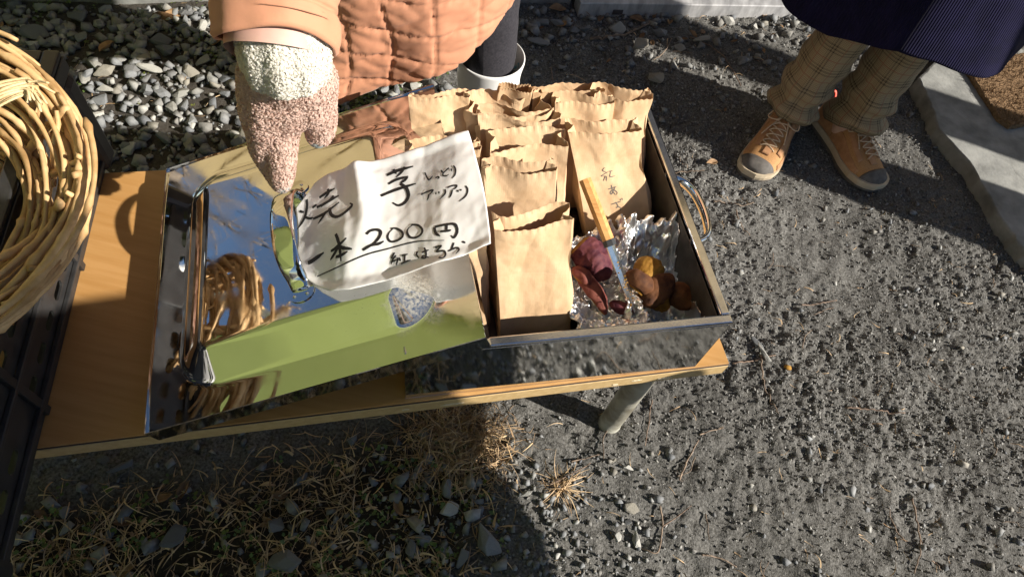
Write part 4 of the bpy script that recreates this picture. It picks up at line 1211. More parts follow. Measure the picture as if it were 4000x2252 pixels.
def fuzz(name, o, n, length, width, m, parent, seed, curl=1.2, nrm_mix=.9):
    me = o.data; me.calc_loop_triangles()
    r = np.random.RandomState(seed)
    co = np.empty(len(me.vertices) * 3); me.vertices.foreach_get('co', co); co = co.reshape(-1, 3)
    tr = np.empty(len(me.loop_triangles) * 3, dtype=np.int32); me.loop_triangles.foreach_get('vertices', tr); tr = tr.reshape(-1, 3)
    A, B, C = co[tr[:, 0]], co[tr[:, 1]], co[tr[:, 2]]
    N = np.cross(B - A, C - A); ar = np.linalg.norm(N, axis=1); N /= ar[:, None] + 1e-12
    k = r.choice(len(tr), n, p=ar / ar.sum())
    a = r.rand(n, 2); a[a.sum(1) > 1] = 1 - a[a.sum(1) > 1]
    P = A[k] + (B[k] - A[k]) * a[:, :1] + (C[k] - A[k]) * a[:, 1:]
    D = N[k] * nrm_mix + r.randn(n, 3) * .22; D /= np.linalg.norm(D, axis=1)[:, None]
    t = np.linspace(0, 1, 6)
    sd = np.cross(D, r.randn(n, 3)); sd /= np.linalg.norm(sd, axis=1)[:, None]; wd = np.cross(sd, D)
    h = length * (.14 + .22 * r.rand(n)); Lr = length * (.6 + .7 * r.rand(n))
    Cc = P[:, None] - N[k][:, None] * .0006 + D[:, None] * (h[:, None] * np.sin(t * 2.75)[None])[..., None] + sd[:, None] * (Lr[:, None] * (t - .5)[None] * (.5 + np.sin(t * 3.1))[None])[..., None]
    V = np.stack([Cc + wd[:, None] * width / 2, Cc - wd[:, None] * width / 2], 2).reshape(-1, 3)
    base = (np.arange(n) * 12)[:, None]; kk = np.arange(5)[None] * 2
    F = np.stack([base + kk, base + kk + 1, base + kk + 3, base + kk + 2], -1).reshape(-1, 4); rn = np.repeat(r.rand(n), 5)
    f = mesh(name, V, F, m, parent, attr={'rnd': ('FACE', rn)})
    return tag(f, kind='stuff')

def figure(hips, chest, head, feet, knees, hands, elbows, sh=.19, voxel=.014, gloved=None, toes=None):
    """one continuous body: chains of joints fused into one skin"""
    hips, chest, head = map(np.array, (hips, chest, head))
    lat = np.array(feet[1]) - np.array(feet[0]); lat[2] = 0; lat = lat / np.linalg.norm(lat)
    neck = chest + (head - chest) * .55
    fw = np.cross([0, 0, 1.0], lat); fw = -fw if fw[1] > 0 else fw
    ch = [[(hips, .13), (hips * .5 + chest * .5, .115), (chest, .125), (neck, .05), (head, .08), (head + [0, 0, .05], .085)],
          [(head + fw * .06 - [0, 0, .045], .045), (head + fw * .07, .05)], [(head + fw * .1, .014), (head + fw * .108 - [0, 0, .012], .015)],
          [(head + lat * .085, .016), (head + lat * .088 - [0, 0, .025], .012)], [(head - lat * .085, .016), (head - lat * .088 - [0, 0, .025], .012)],
          [(chest - lat * sh, .06), (chest + lat * sh, .06)]]
    for i, s in ((0, -1), (1, 1)):
        ft = np.array(feet[i]); kn = np.array(knees[i])
        ch.append([(hips + lat * s * .09, .085), (kn, .05), (kn * .45 + (ft + [0, 0, .08]) * .55, .045), (ft + [0, 0, .07], .036), (ft + [0, 0, .04], .03), (ft + (fw * .12 if toes is None else np.array(toes[i]) * .11) + [0, 0, .034], .018)])
        el = np.array(elbows[i]); hd = np.array(hands[i])
        d = (hd - el) / np.linalg.norm(hd - el)
        ch.append([(chest + lat * s * sh, .058), (el, .042), (hd, .028)])
        if gloved is not None and i == gloved[0]:
            ch.append([(hd, .026)] + [(q, .012) for q in gloved[1]]); continue
        ch.append([(hd, .028), (hd + d * .05, .034), (hd + d * .085, .03)])
        sdv = np.cross(d, fw); sdv /= np.linalg.norm(sdv) + 1e-9
        for j, (o_, L_) in enumerate(((-.028, .07), (-.009, .085), (.010, .08), (.028, .062))):
            b_ = hd + d * .085 + sdv * o_
            ch.append([(b_, .0095), (b_ + d * L_ * .5 + fw * .006, .009), (b_ + d * L_ + fw * .02, .0078)])
        ch.append([(hd + d * .03 + fw * .025, .012), (hd + d * .06 + fw * .045, .011), (hd + d * .085 + fw * .05, .009)])
    return fused(ch, voxel, 3)

# ------------------------------------------------------------------ person in the peach quilted coat
pc = np.array([-.335, 1.04, 0])
p1 = empty('person', (pc[0], pc[1], 0))
tag(p1, 'person in peach quilted coat and fluffy glove gripping the lid handle', 'person')
wrist = rp(1120, 250, .80)
elbow = np.array([-.36, .80, 1.04]); should = np.array([-.37, 1.03, 1.30])
bme = figure(pc + [0, .02, .82], (-.38, 1.04, 1.28), (-.40, .94, 1.55), [(-.40, 1.60, 0), (-.17, 1.225, 0)], [(-.418, 1.596, .46), (-.19, 1.224, .46)],
             [(-.62, .95, .88), tuple(wrist)], [(-.62, 1.02, 1.08), tuple(elbow)], sh=.17, gloved=(1, [rp(1110, 400, .86), rp(1090, 560, .897)]))
obj('body', bme, M['skin'], p1)
LA = R(21); lx = np.array([math.cos(LA), math.sin(LA), 0]); ly = np.array([-math.sin(LA), math.cos(LA), 0])
nth, nz = 420, 230
th = np.linspace(0, 2 * np.pi, nth, endpoint=False)
zz = np.linspace(0, 1, nz)
keys = [(0, .505, 0, 0, .258, .215), (.12, .58, 0, 0, .255, .212), (.35, .78, .0, -.0, .25, .205), (.55, .98, -.01, -.01, .225, .18), (.75, 1.18, -.02, -.04, .235, .17), (.9, 1.32, -.03, -.07, .21, .13), (.97, 1.40, -.04, -.10, .1, .09), (1, 1.45, -.045, -.115, .075, .075)]
K = np.array(keys)
def ki(c): return np.interp(zz, K[:, 0], K[:, c])
zc, ox, oy, sa_, sb_ = ki(1), ki(2), ki(3), ki(4), ki(5)
ring = np.zeros((nz, nth, 3))
TH2, ZZ2 = np.meshgrid(th, zz)
S1 = TH2 * .25; H1 = zc[:, None] + 0 * TH2
hemz = np.interp(np.degrees((th + np.pi) % (2 * np.pi) - np.pi), [-180, -150, -120, -105, -90, -75, -60, -45, -30, -15, 0, 30, 90, 180], np.array([.44, .44, .47, .5, .525, .565, .61, .645, .655, .65, .63, .58, .5, .44]) - .505) + .004 * np.sin(7 * th)
H1 = H1 + hemz[None] * (1 - sstep(0, .55, ZZ2))
# quilting: stitched rectangles that puff between the seams, drawn into diagonal pulls
qu = S1 / .072 + .26 * fbm(S1, H1, 7, 400, 2); qv = H1 / .058 + .30 * fbm(S1, H1, 6, 410, 2)
du = np.abs((qu % 1) - .5) * 2; dv = np.abs((qv % 1) - .5) * 2
puff = np.minimum((1 - du ** 6), (1 - dv ** 5)) ** .6
wrk = np.abs(vn(S1 * 7 + H1 * 9, H1 * 26 - S1 * 12, 420) - .5) * 2
wrk2 = np.abs(vn(S1 * 14 - H1 * 17, H1 * 42 + S1 * 22, 424) - .5) * 2
folds = .012 * fbm(S1 * 1.0, H1 * .55, 9, 430, 2)
seam = np.maximum(sstep(.90, 1, du), sstep(.90, 1, dv)) * (.6 + .8 * vn(S1 * 60, H1 * 60, 433))
wrk3 = np.abs(vn(S1 * 30 + H1 * 20, H1 * 80 - S1 * 30, 428) - .5) * 2
pk = np.maximum(sstep(.55, 1, du) * np.sin(H1 * 420 + 5 * vn(S1 * 30, H1 * 30, 461)), sstep(.55, 1, dv) * np.sin(S1 * 420 + 5 * vn(S1 * 30, H1 * 30, 462)))
disp = .0012 * pk + .0036 * puff - .0022 * seam + .0060 * (wrk ** .45 - .6) + .0036 * (wrk2 ** .45 - .6) + .0022 * (wrk3 ** .5 - .6) + folds
flare = .012 * np.sin(TH2 * 5 + .7) * (1 - sstep(0, .45, ZZ2))
ra = sa_[:, None] + disp + flare; rb = sb_[:, None] + disp + flare
ctr = pc[None, None, :2] + ox[:, None, None] * lx[:2] + oy[:, None, None] * ly[:2]
ring[..., :2] = ctr + (ra * np.cos(TH2))[..., None] * lx[:2] + (rb * np.sin(TH2))[..., None] * ly[:2]
ring[..., 2] = H1
V, F, UVs = loft(ring)
coat = mesh('coat', V, F, M['coat'], p1, uv=UVs)
md = coat.modifiers.new('thick', 'SOLIDIFY'); md.thickness = .006; md.offset = -1
# hem binding
# sleeve
scuff = rp(1078, 168, .80)
sp_ = smooth_path([scuff, scuff * .5 + elbow * .5 + np.array([0, -.01, -.01]), elbow, should + [0, .0, .02]], 240)
T_, N_, B_ = frames(sp_)
ang = np.linspace(0, 2 * np.pi, 80, endpoint=False)
Ls = np.r_[0, np.cumsum(np.linalg.norm(np.diff(sp_, axis=0), axis=1))]
base = np.interp(Ls, [0, .05, .2, Ls[-1]], [.0595, .0605, .068, .082])
AA, LL = np.meshgrid(ang, Ls)
q1 = np.abs(((LL - .036) / .075 % 1) - .5) * 2; q2 = np.abs((AA / (2 * np.pi) * 5 + (np.floor((LL - .036) / .075) % 2) * .5) % 1 - .5) * 2
pf = np.minimum(1 - q1 ** 8, np.where(LL > .036, 1 - q2 ** 14, 1)) ** .6
sw = np.abs(vn(AA * 1.6 + LL * 20, LL * 40 - AA * .7, 455) - .5) * 2
rad = base[:, None] + .0045 * pf - .0018 * np.exp(-((LL - .036) / .0018) ** 2) + .0045 * (sw ** .5 - .6) * sstep(.02, .05, LL) + .006 * fbm(AA * .06, LL, 24, 440, 2) + .004 * (np.abs(vn(AA * 1.1 + LL * 12, LL * 26, 450) - .5)) - .003 * sstep(.004, 0, LL)
Rg = sp_[:, None] + rad[..., None] * (np.cos(AA)[..., None] * N_[:, None] + np.sin(AA)[..., None] * B_[:, None])
Rg[:12] += ((.006 * np.sin(ang * 2 + .5))[None, :, None] * -T_[:12, None])
V, F, UVs = loft(Rg)
slv = mesh('sleeve', V, F, M['coat'], coat, uv=UVs)
md = slv.modifiers.new('thick', 'SOLIDIFY'); md.thickness = .004; md.offset = -1
# lining peeping out of the cuff
la = sp_[:6] + T_[0] * np.linspace(-.012, .03, 6)[:, None]
LR = (sp_[0][None, None] + T_[0] * np.linspace(-.010, .03, 6)[:, None, None] * 1) + (.0515 + .001 * np.sin(ang * 3))[None, :, None] * (np.cos(ang)[None, :, None] * N_[0] + np.sin(ang)[None, :, None] * B_[0])
LR[:3] += ((.009 * np.maximum(0, np.cos(ang - 5.2)) ** 2)[None, :, None] * -T_[0])
V, F, UVs = loft(LR); mesh('cuff_lining', V, F, M['lining'], coat, uv=UVs)
# glove
gl_me = fused([[(rp(1125, 270, .822), .042), (rp(1055, 310, .838), .037), (rp(1045, 420, .872), .034), (rp(1040, 475, .885), .029)],
               [(rp(1125, 300, .838), .040), (rp(1115, 410, .868), .035), (rp(1100, 470, .882), .025)],
               [(rp(1125, 270, .822), .042), (rp(1195, 310, .84), .037), (rp(1203, 390, .862), .034)],
               [(rp(1100, 470, .882), .024), (rp(1098, 590, .90), .0195), (rp(1100, 660, .917), .0175), (rp(1100, 712, .93), .0135)],
               [(rp(1040, 475, .887), .027), (rp(1040, 580, .915), .021), (rp(1072, 655, .938), .017), (rp(1088, 700, .95), .0135)],
               [(rp(1040, 450, .905), .028), (rp(1030, 550, .955), .020), (rp(1065, 630, .975), .016)],
               [(rp(1120, 440, .915), .026), (rp(1100, 530, .96), .019), (rp(1110, 610, .985), .015)],
               [(rp(1203, 385, .862), .033), (rp(1240, 440, .878), .024), (rp(1252, 495, .893), .0195), (rp(1245, 525, .90), .0165)]], .0032, 5)
glove = obj('glove', gl_me, M['glove'], p1)
fuzz('fuzz', glove, 17000, .0085, .0019, M['glove'], glove, 5)
ck = smooth_path([scuff + (elbow - scuff) * .10 + np.array([.006, 0, 0]), rp(1112, 190, .805), rp(1122, 275, .822)], 16)
Tc, Nc, Bc = frames(ck)
rc = .045 + .003 * np.sin(np.linspace(0, 3.1, len(ck))) 
CRg = ck[:, None] + (rc[:, None] + .0015 * np.sin(ang * 9)[None])[..., None] * (np.cos(ang)[None, :, None] * Nc[:, None] + np.sin(ang)[None, :, None] * Bc[:, None])
V, F, UVs = loft(CRg)
cuff = mesh('glove_cuff', V, F, M['cream'], p1, uv=UVs)
fuzz('fuzz', cuff, 8500, .0085, .0019, M['cream'], cuff, 6)
tp = fused([[(rp(1101, 716, .928), .0125), (rp(1104, 730, .934), .0095)], [(rp(1242, 534, .901), .0155), (rp(1240, 541, .903), .013)]], .002, 2)
obj('grey_fingertips', tp, M['grip'], glove)
# trousers and rubber boots
def limb(name, path, rad, m, parent, seed, seg=40, n=40, wr=.004):
    P = smooth_path(path, n); T_, N_, B_ = frames(P); L = np.r_[0, np.cumsum(np.linalg.norm(np.diff(P, axis=0), axis=1))]
    a = np.linspace(0, 2 * np.pi, seg, endpoint=False); r = np.interp(L / L[-1], np.linspace(0, 1, len(rad)), rad)
    A, LL = np.meshgrid(a, L)
    rr = r[:, None] + wr * fbm(np.cos(A) * .08, LL + np.sin(A) * .08, 18, seed, 2) + wr * .6 * (np.abs(vn(A * 1.2, LL * 30, seed + 3) - .5) - .25)
    Rg = P[:, None] + rr[..., None] * (np.cos(A)[..., None] * N_[:, None] + np.sin(A)[..., None] * B_[:, None])
    V, F, UVs = loft(Rg); return mesh(name, V, F, m, parent, uv=UVs)
for (fx, fy) in ((-.17, 1.225), (-.40, 1.60)):
    limb('trouser_leg', [(fx, fy, .2), (fx - .005, fy - .01, .36), (fx - .03, fy + .0, .55), (fx - .06, fy - .04, .8)], [.055, .062, .075, .1], M['blackcloth'], p1, 500)
    a = np.linspace(0, 2 * np.pi, 56, endpoint=False)
    rows = []
    fwd_ = np.array([-.12, -.99, 0.0]); sdv = np.array([.99, -.12, 0])
    for z, r, sh_ in ((.012, .048, .055), (.03, .052, .055), (.06, .053, .045), (.09, .055, .018), (.12, .060, .0), (.17, .066, 0), (.215, .071, 0), (.217, .0725, 0), (.223, .0725, 0), (.225, .0712, 0), (.255, .0725, 0), (.257, .074, 0), (.263, .074, 0), (.265, .073, 0), (.293, .0745, 0), (.318, .0785, 0), (.324, .0785, 0), (.326, .076, 0), (.320, .074, 0), (.26, .07, 0)):
        lf = 1 + sh_ / .055 * 1.15
        rows.append(np.c_[fx + r * np.cos(a) * sdv[0] + (r * lf * np.sin(a) + sh_ * 1.1) * fwd_[0], fy + r * np.cos(a) * sdv[1] + (r * lf * np.sin(a) + sh_ * 1.1) * fwd_[1], np.full(56, z)])
    V, F, UVs = loft(rows, cap0=True); boot = mesh('rubber_boot', V, F, M['boot'], p1, uv=UVs)
    rows = [np.c_[q[:, :2] * 1.0 + (q[:, :2] - q[:, :2].mean(0)) * s, np.full(56, z)] for q, s, z in ((rows[0], .02, .0), (rows[0], .05, .004), (rows[0], .05, .016), (rows[0], .02, .018))]
    V, F, UVs = loft(rows, cap0=True, cap1=True); mesh('boot_sole', V, F, M['boot'], boot, uv=UVs)
    if fx > -.3:
        B7 = lambda *q: list(q)
        blue = [B7((915, 1030), (960, 1015), (985, 1025)), B7((935, 1020), (925, 1075), (930, 1120)), B7((945, 1090), (960, 1060), (990, 1045)), B7((970, 1030), (985, 1060), (1000, 1050)), B7((1005, 1020), (1030, 1035), (1055, 1000)), B7((1020, 1040), (1050, 1025), (1055, 1040)), B7((1070, 985), (1085, 975), (1095, 990)), B7((1080, 1000), (1085, 1020), (1082, 1035))]
        strokes('blue_mark', boot, [[.0035] + k for k in blue], M['blueink'], (1750, 0), .2551, .0035, boot, .0006)
        emb = [B7((880, 1265), (845, 1275), (835, 1310), (865, 1320), (885, 1300), (870, 1295)), B7((915, 1255), (900, 1258), (898, 1305), (915, 1300)), B7((900, 1280), (912, 1278)), B7((930, 1255), (940, 1300), (952, 1262), (965, 1298), (975, 1250)), B7((1005, 1235), (985, 1250), (988, 1285), (1008, 1285))]
        strokes('embossed_letter', boot, [[.0022] + k for k in emb], M['boot'], (1750, 0), .2551, .002, boot, .0016)
bm = bmesh.new(); bmesh.ops.create_uvsphere(bm, u_segments=32, v_segments=18, radius=1)
def hair(parent, c, sx=.105, long=0):
    me = bpy.data.meshes.new('hair'); b2 = bm.copy()
    for v in b2.verts:
        p = np.array(v.co); k = 1 + .06 * float(fbm3(p[None], 4, 77, 2)[0])
        v.co = Vector((c[0] + p[0] * sx * k, c[1] + .018 + p[1] * .118 * k, c[2] + .045 + p[2] * .098 * k - (long if p[2] < -.3 else 0)))
    bmesh.ops.delete(b2, geom=[v for v in b2.verts if v.co.y < c[1] - .045 and v.co.z < c[2] + .06], context='VERTS')
    b2.to_mesh(me); b2.free(); me.polygons.foreach_set('use_smooth', np.ones(len(me.polygons), dtype=bool))
    obj('hair', me, M['hair'], parent)
hair(p1, (-.40, .94, 1.55))

# ------------------------------------------------------------------ person in navy corduroy with glen check trousers and hiking shoes
p2 = empty('person', (.755, 1.58, 0))
tag(p2, 'person in navy corduroy coat, checked trousers and tan hiking shoes', 'person')
A1, A2 = np.array([.648, 1.578, 0]), np.array([.826, 1.600, 0])
T1, T2 = np.array([-.38, -.92, 0]), np.array([.5, -.86, 0])
bme = figure((.765, 1.63, .86), (.77, 1.62, 1.27), (.75, 1.57, 1.52), [tuple(A1), tuple(A2)], [(.69, 1.61, .48), (.84, 1.62, .48)],
             [(.50, 1.56, .9), (1.03, 1.55, .9)], [(.47, 1.63, 1.08), (1.05, 1.63, 1.08)], sh=.17, toes=(T1, T2))
obj('body', bme, M['skin'], p2)
def trouser(an, top, seed, fwd_):
    fwd_ = np.array(fwd_)
    n, seg = 90, 64
    z = np.linspace(0, 1, n)
    P = np.array([an[0], an[1], .098])[None] + (np.array(top) - np.array([an[0], an[1], .098]))[None] * z[:, None]
    a = np.linspace(0, 2 * np.pi, seg, endpoint=False); A, Z = np.meshgrid(a, z)
    r = np.interp(z, [0, .05, .2, .5, 1], [.074, .069, .064, .066, .08])
    stack = .010 * sstep(.34, .02, Z) * np.sin(Z * 62 + np.cos(A - 1) * 1.8) + .006 * sstep(.6, .1, Z) * fbm(np.cos(A), Z * 3 + np.sin(A), 3, seed, 2)
    fold = .007 * np.cos(A * 2 + seed) * sstep(.1, .5, Z) + .006 * fbm(A * .5, Z, 5, seed + 4, 2)
    rr = r[:, None] + stack + fold
    ex = np.array([1.0, 0, 0]); ey = np.array([0, 1.0, 0])
    Rg = P[:, None] + (rr * np.cos(A))[..., None] * ex + (rr * np.sin(A) * 1.12)[..., None] * ey
    # hem falls over the instep and dips at the heel
    dot = np.cos(A) * fwd_[0] + np.sin(A) * fwd_[1]
    Rg[..., 2] += sstep(.12, 0, Z) * (.030 * dot) + .004 * np.sin(A * 3 + seed) * sstep(.1, 0, Z)
    Rg[..., :2] += (sstep(.25, 0, Z) * .022 * np.maximum(dot, 0))[..., None] * fwd_[None, None, :2]
    V, F, UVs = loft(Rg)
    o = mesh('trouser_leg', V, F, M['plaid'], p2, uv=UVs)
    md = o.modifiers.new('thick', 'SOLIDIFY'); md.thickness = .0025; md.offset = -1
trouser(A1, (.695, 1.615, .84), 3, (-.38, -.92, 0)); trouser(A2, (.84, 1.625, .84), 8, (.5, -.86, 0))

def shoe(heel, toe, flip):
    heel = np.array(heel, float); toe = np.array(toe, float)
    ex = toe - heel; Ls = np.linalg.norm(ex); ex /= Ls; ey = np.cross([0, 0, 1.0], ex) * flip
    k = Ls / .285
    def W(V): V = np.asarray(V, float); return heel + (V[..., :1] * ex + V[..., 1:2] * ey + V[..., 2:] * np.array([0, 0, 1.0])) * np.array([1, 1, 1.0])
    xs = np.linspace(0, .285, 44)
    kx = [0, .012, .03, .08, .13, .18, .225, .255, .275, .285]
    wl = np.interp(xs, kx, [.022, .034, .038, .039, .041, .049, .051, .046, .032, .012])
    hh = np.interp(xs, kx, [.080, .100, .108, .110, .100, .080, .064, .055, .046, .033])
    off = np.interp(xs, kx, [0, 0, 0, 0, .002, .005, .005, .002, -.002, -.003])
    th = np.linspace(0, np.pi, 21)
    def skin(i0, i1, grow, t0=0, t1=np.pi, zb=.024):
        th = np.linspace(t0, t1, 21); rows = []
        for i in range(i0, i1):
            c, s = np.cos(th), np.sin(th)
            y = (wl[i] + grow) * np.sign(c) * np.abs(c) ** .75 + off[i]
            z = zb + (hh[i] - zb + grow) * np.abs(s) ** .85
            rows.append(np.c_[np.full(21, xs[i] * k + (grow if i > 40 else 0)), y, z])
        return W(np.array(rows)).reshape(-1, 3), grid_faces(i1 - i0, 21)
    S = empty('hiking_shoe', tuple(heel)); S.parent = p2; S.matrix_parent_inverse = WM(p2).inverted()
    def pm(nm, vf, m):
        o = mesh(nm, vf[0], vf[1], m, S); md = o.modifiers.new('t', 'SOLIDIFY'); md.thickness = .0022; md.offset = 1
        return o
    pm('upper', skin(0, 44, 0), M['shoemesh'])
    pm('toe_cap', skin(38, 44, .0024, .0, np.pi, .02), M['rubber'])
    pm('heel_counter', skin(0, 15, .0022, .0, np.pi, .02), M['shoe'])
    pm('side_panel', skin(14, 37, .0020, 0, .62, .02), M['shoe'])
    pm('side_panel', skin(14, 37, .0020, np.pi - .62, np.pi, .02), M['shoe'])
    pm('eyestay', skin(17, 34, .0024, .85, 1.18), M['shoe'])
    pm('eyestay', skin(17, 34, .0024, np.pi - 1.18, np.pi - .85), M['shoe'])
    pm('tongue_strip', skin(18, 37, .0032, 1.46, 1.68), M['shoe'])
    def sole(z0, z1, g, nm, m, rise):
        out = [(xs[i] * k, wl[i] + g + off[i]) for i in range(44)] + [(xs[i] * k, -wl[i] - g + off[i]) for i in range(43, -1, -1)]
        out = np.array(out); out[:, 0] = (out[:, 0] - .14) * (1 + g * 8) + .14
        rows = [np.c_[c_, np.full(len(out), z)] for c_, z in ((out, z0), (out + (out - out.mean(0)) * .012, (z0 + z1) / 2), (out, z1))]
        rows = [r_ + np.c_[np.zeros((len(r_), 2)), rise * sstep(.2, .285, r_[:, 0])] for r_ in rows]
        V, F, UVs = loft(W(np.array(rows)), cap0=True, cap1=True)
        return mesh(nm, V, F, m, S, smooth=False)
    sole(.0, .012, .004, 'outsole', M['rubber'], .006); sole(.0122, .031, .0055, 'midsole', M['midsole'], .004)
    # laces
    lp = []
    def topz(x, y):
        h = np.interp(x, xs, hh); w_ = np.interp(x, xs, wl); return .024 + (h - .024) * max(0, 1 - abs(y / w_) ** 2.4) ** .45 + .0062
    for i, x in enumerate(np.linspace(.118, .205, 6)):
        hw = .021
        for s in (-1, 1):
            pts = [(x * k, s * hw, topz(x, hw)), ((x + .006) * k, s * hw * .4, topz(x + .006, .008) + .001 + .001 * s), ((x + .012) * k, -s * hw * .5, topz(x + .012, .01) + .0015 * s + .001), ((x + .0165) * k, -s * hw, topz(x + .0165, hw))]
            V, F = tube_vf(W(smooth_path(pts, 16)), .0019, 6); lp.append((V, F))
    for s in (-1, 1):
        pts = [(.115 * k, 0, topz(.115, 0) + .004), (.11 * k, s * .03, topz(.115, .02) + .014), (.135 * k, s * .045, topz(.13, .03) + .010), (.14 * k, s * .018, topz(.14, .018) + .006), (.115 * k, 0, topz(.115, 0) + .006)]
        V, F = tube_vf(W(smooth_path(pts, 28)), .0018, 6); lp.append((V, F))
        pts = [(.115 * k, 0, topz(.115, 0) + .005), (.15 * k, s * .02, topz(.15, .02) + .004), (.19 * k, s * .034 + .0, topz(.19, .03) + .004)]
        V, F = tube_vf(W(smooth_path(pts, 20)), .0018, 6); lp.append((V, F))
    V, F = merge(lp); mesh('laces', V, F, M['lace'], S)
    V, F = tube_vf(W(smooth_path([(.004, -.01, .082), (-.008, -.008, .10), (-.008, .008, .10), (.004, .01, .082)], 14)), .0045, 6, True, 1, .5); mesh('pull_tab', V, F, M['redtab'], S)
def g0(p): return (p[0], p[1], float(gh(p[0], p[1])) + .002)
shoe(g0((.678, 1.635)), g0((.563, 1.358)), 1)
shoe(g0((.787, 1.690)), g0((.935, 1.437)), -1)

# navy corduroy coat: flared skirt, body and sleeves
nth, nz = 300, 120
th = np.linspace(0, 2 * np.pi, nth, endpoint=False); zz = np.linspace(0, 1, nz); TH2, ZZ2 = np.meshgrid(th, zz)
K = np.array([(0, .475, 0, -.005, .285, .265), (.2, .62, 0, 0, .262, .24), (.5, .9, .005, .03, .215, .175), (.7, 1.08, .008, .03, .19, .145), (.88, 1.28, .01, .03, .205, .135), (.96, 1.36, .005, .02, .12, .10), (1, 1.42, 0, .0, .072, .072)])
zc, ox, oy, sa_, sb_ = [np.interp(zz, K[:, 0], K[:, c]) for c in range(1, 6)]
flr = (1 - sstep(0, .5, ZZ2))
fo = .010 * np.sin(TH2 * 4 + .9) * flr + .008 * np.sin(TH2 * 7 + 2.2) * flr + .008 * fbm(np.cos(TH2), np.sin(TH2) + ZZ2, 3, 600, 2)
ring = np.zeros((nz, nth, 3))
ring[..., 0] = .755 + ox[:, None] + (sa_[:, None] + fo) * np.cos(TH2)
ring[..., 1] = 1.595 + oy[:, None] + (sb_[:, None] + fo) * np.sin(TH2)
hz = np.interp(np.degrees((th + np.pi) % (2 * np.pi) - np.pi), [-180, -165, -150, -135, -120, -105, -90, -75, -60, -45, -30, -15, 0, 90, 180], np.array([.42, .432, .436, .444, .472, .498, .497, .482, .47, .476, .48, .49, .48, .45, .42]) - .475)
ring[..., 2] = zc[:, None] + (1 - sstep(0, .3, ZZ2)) * hz[None]
V, F, UVs = loft(ring); c2 = mesh('corduroy_coat', V, F, M['navy'], p2, uv=UVs)
md = c2.modifiers.new('thick', 'SOLIDIFY'); md.thickness = .004; md.offset = -1
for s in (-1, 1):
    limb('coat_sleeve', [(.77 + s * .17, 1.62, 1.30), (.77 + s * .24, 1.635, 1.2), (.76 + s * .29, 1.63, 1.06), (.765 + s * .265, 1.57, .92)], [.075, .07, .062, .056], M['navy'], c2, 610)
hair(p2, (.75, 1.57, 1.52))

# ------------------------------------------------------------------ unseen bystander, added and shaped for the shadow across the table front
p3 = empty('person', (1.08, -.02, 0))
tag(p3, 'unseen person in long charcoal coat, shaped to shade the table front', 'person')
bme = figure((1.08, -.03, .88), (1.08, -.04, 1.30), (1.07, -.02, 1.56), [(.95, -.06, 0), (1.17, -.08, 0)], [(.97, -.05, .47), (1.16, -.06, .47)],
             [(.98, .17, .86), (1.26, .0, .86)], [(.93, .06, 1.08), (1.33, -.05, 1.08)], sh=.18)
obj('body', bme, M['skin'], p3)
th = np.linspace(0, 2 * np.pi, 90, endpoint=False)
rows = []
for z, a_, b_, oy_ in ((.60, .20, .25, .0), (.75, .19, .245, .0), (.95, .18, .25, -.03), (1.15, .17, .25, -.04), (1.32, .15, .22, -.04), (1.40, .1, .1, -.01), (1.45, .075, .075, -.01)):
    fo = .012 * np.sin(th * 5) * (1.4 - z)
    rows.append(np.c_[1.08 + (a_ + fo) * np.cos(th), -.03 + oy_ + (b_ + fo) * np.sin(th), np.full(90, z) + .02 * (z < .7) * np.sin(th * 2)])
V, F, UVs = loft(rows); c3 = mesh('long_coat', V, F, M['darkcoat'], p3, uv=UVs)
md = c3.modifiers.new('thick', 'SOLIDIFY'); md.thickness = .004
limb('coat_sleeve', [(.90, -.03, 1.30), (.88, .02, 1.2), (.93, .08, 1.05), (.98, .17, .9)], [.075, .07, .065, .06], M['darkcoat'], c3, 620)
limb('coat_sleeve', [(1.26, -.04, 1.30), (1.32, -.04, 1.2), (1.33, -.04, 1.05), (1.27, -.0, .9)], [.075, .07, .062, .056], M['darkcoat'], c3, 630)
for fx, fy in ((.95, -.06), (1.17, -.08)):
    limb('trouser_leg', [(fx, fy, .03), (fx, fy + .01, .45), (fx + (1.08 - fx) * .3, -.04, .8)], [.075, .085, .1], M['blackcloth'], p3, 640)
hair(p3, (1.07, -.02, 1.56))
# ------------------------------------------------------------------ photographer behind the lens (mirrored in the lid)
p4 = empty('person', (-.02, -.45, 0))
tag(p4, 'photographer in dark olive jacket holding up a phone in front of the table', 'person')
bme = figure((-.02, -.47, .86), (-.02, -.46, 1.26), (-.01, -.40, 1.50), [(-.12, -.45, 0), (.10, -.45, 0)], [(-.11, -.44, .46), (.09, -.44, .46)],
             [(-.10, -.10, 1.25), (.10, -.10, 1.25)], [(-.24, -.36, 1.06), (.22, -.36, 1.06)], sh=.17)
obj('body', bme, M['skin'], p4)
rows = []
for z, a_, b_ in ((.70, .20, .15), (.85, .205, .155), (1.05, .19, .14), (1.2, .195, .135), (1.31, .185, .115), (1.38, .09, .085), (1.42, .07, .07)):
    rows.append(np.c_[-.02 + a_ * np.cos(th), -.465 + b_ * np.sin(th), np.full(90, z) + .006 * np.sin(th * 5)])
V, F, UVs = loft(rows); c4 = mesh('jacket', V, F, M['olive'], p4, uv=UVs); md = c4.modifiers.new('thick', 'SOLIDIFY'); md.thickness = .004
for s in (-1, 1):
    limb('jacket_sleeve', [(-.02 + s * .16, -.46, 1.28), (-.02 + s * .21, -.41, 1.16), (-.01 + s * .22, -.35, 1.07), (s * .13, -.16, 1.20)], [.07, .062, .056, .045], M['olive'], c4, 650)
    limb('trouser_leg', [(-.01 + s * .11, -.45, .02), (-.01 + s * .1, -.445, .45), (-.02 + s * .08, -.46, .82)], [.07, .08, .095], M['blackcloth'], p4, 660)
hair(p4, (-.01, -.40, 1.50))
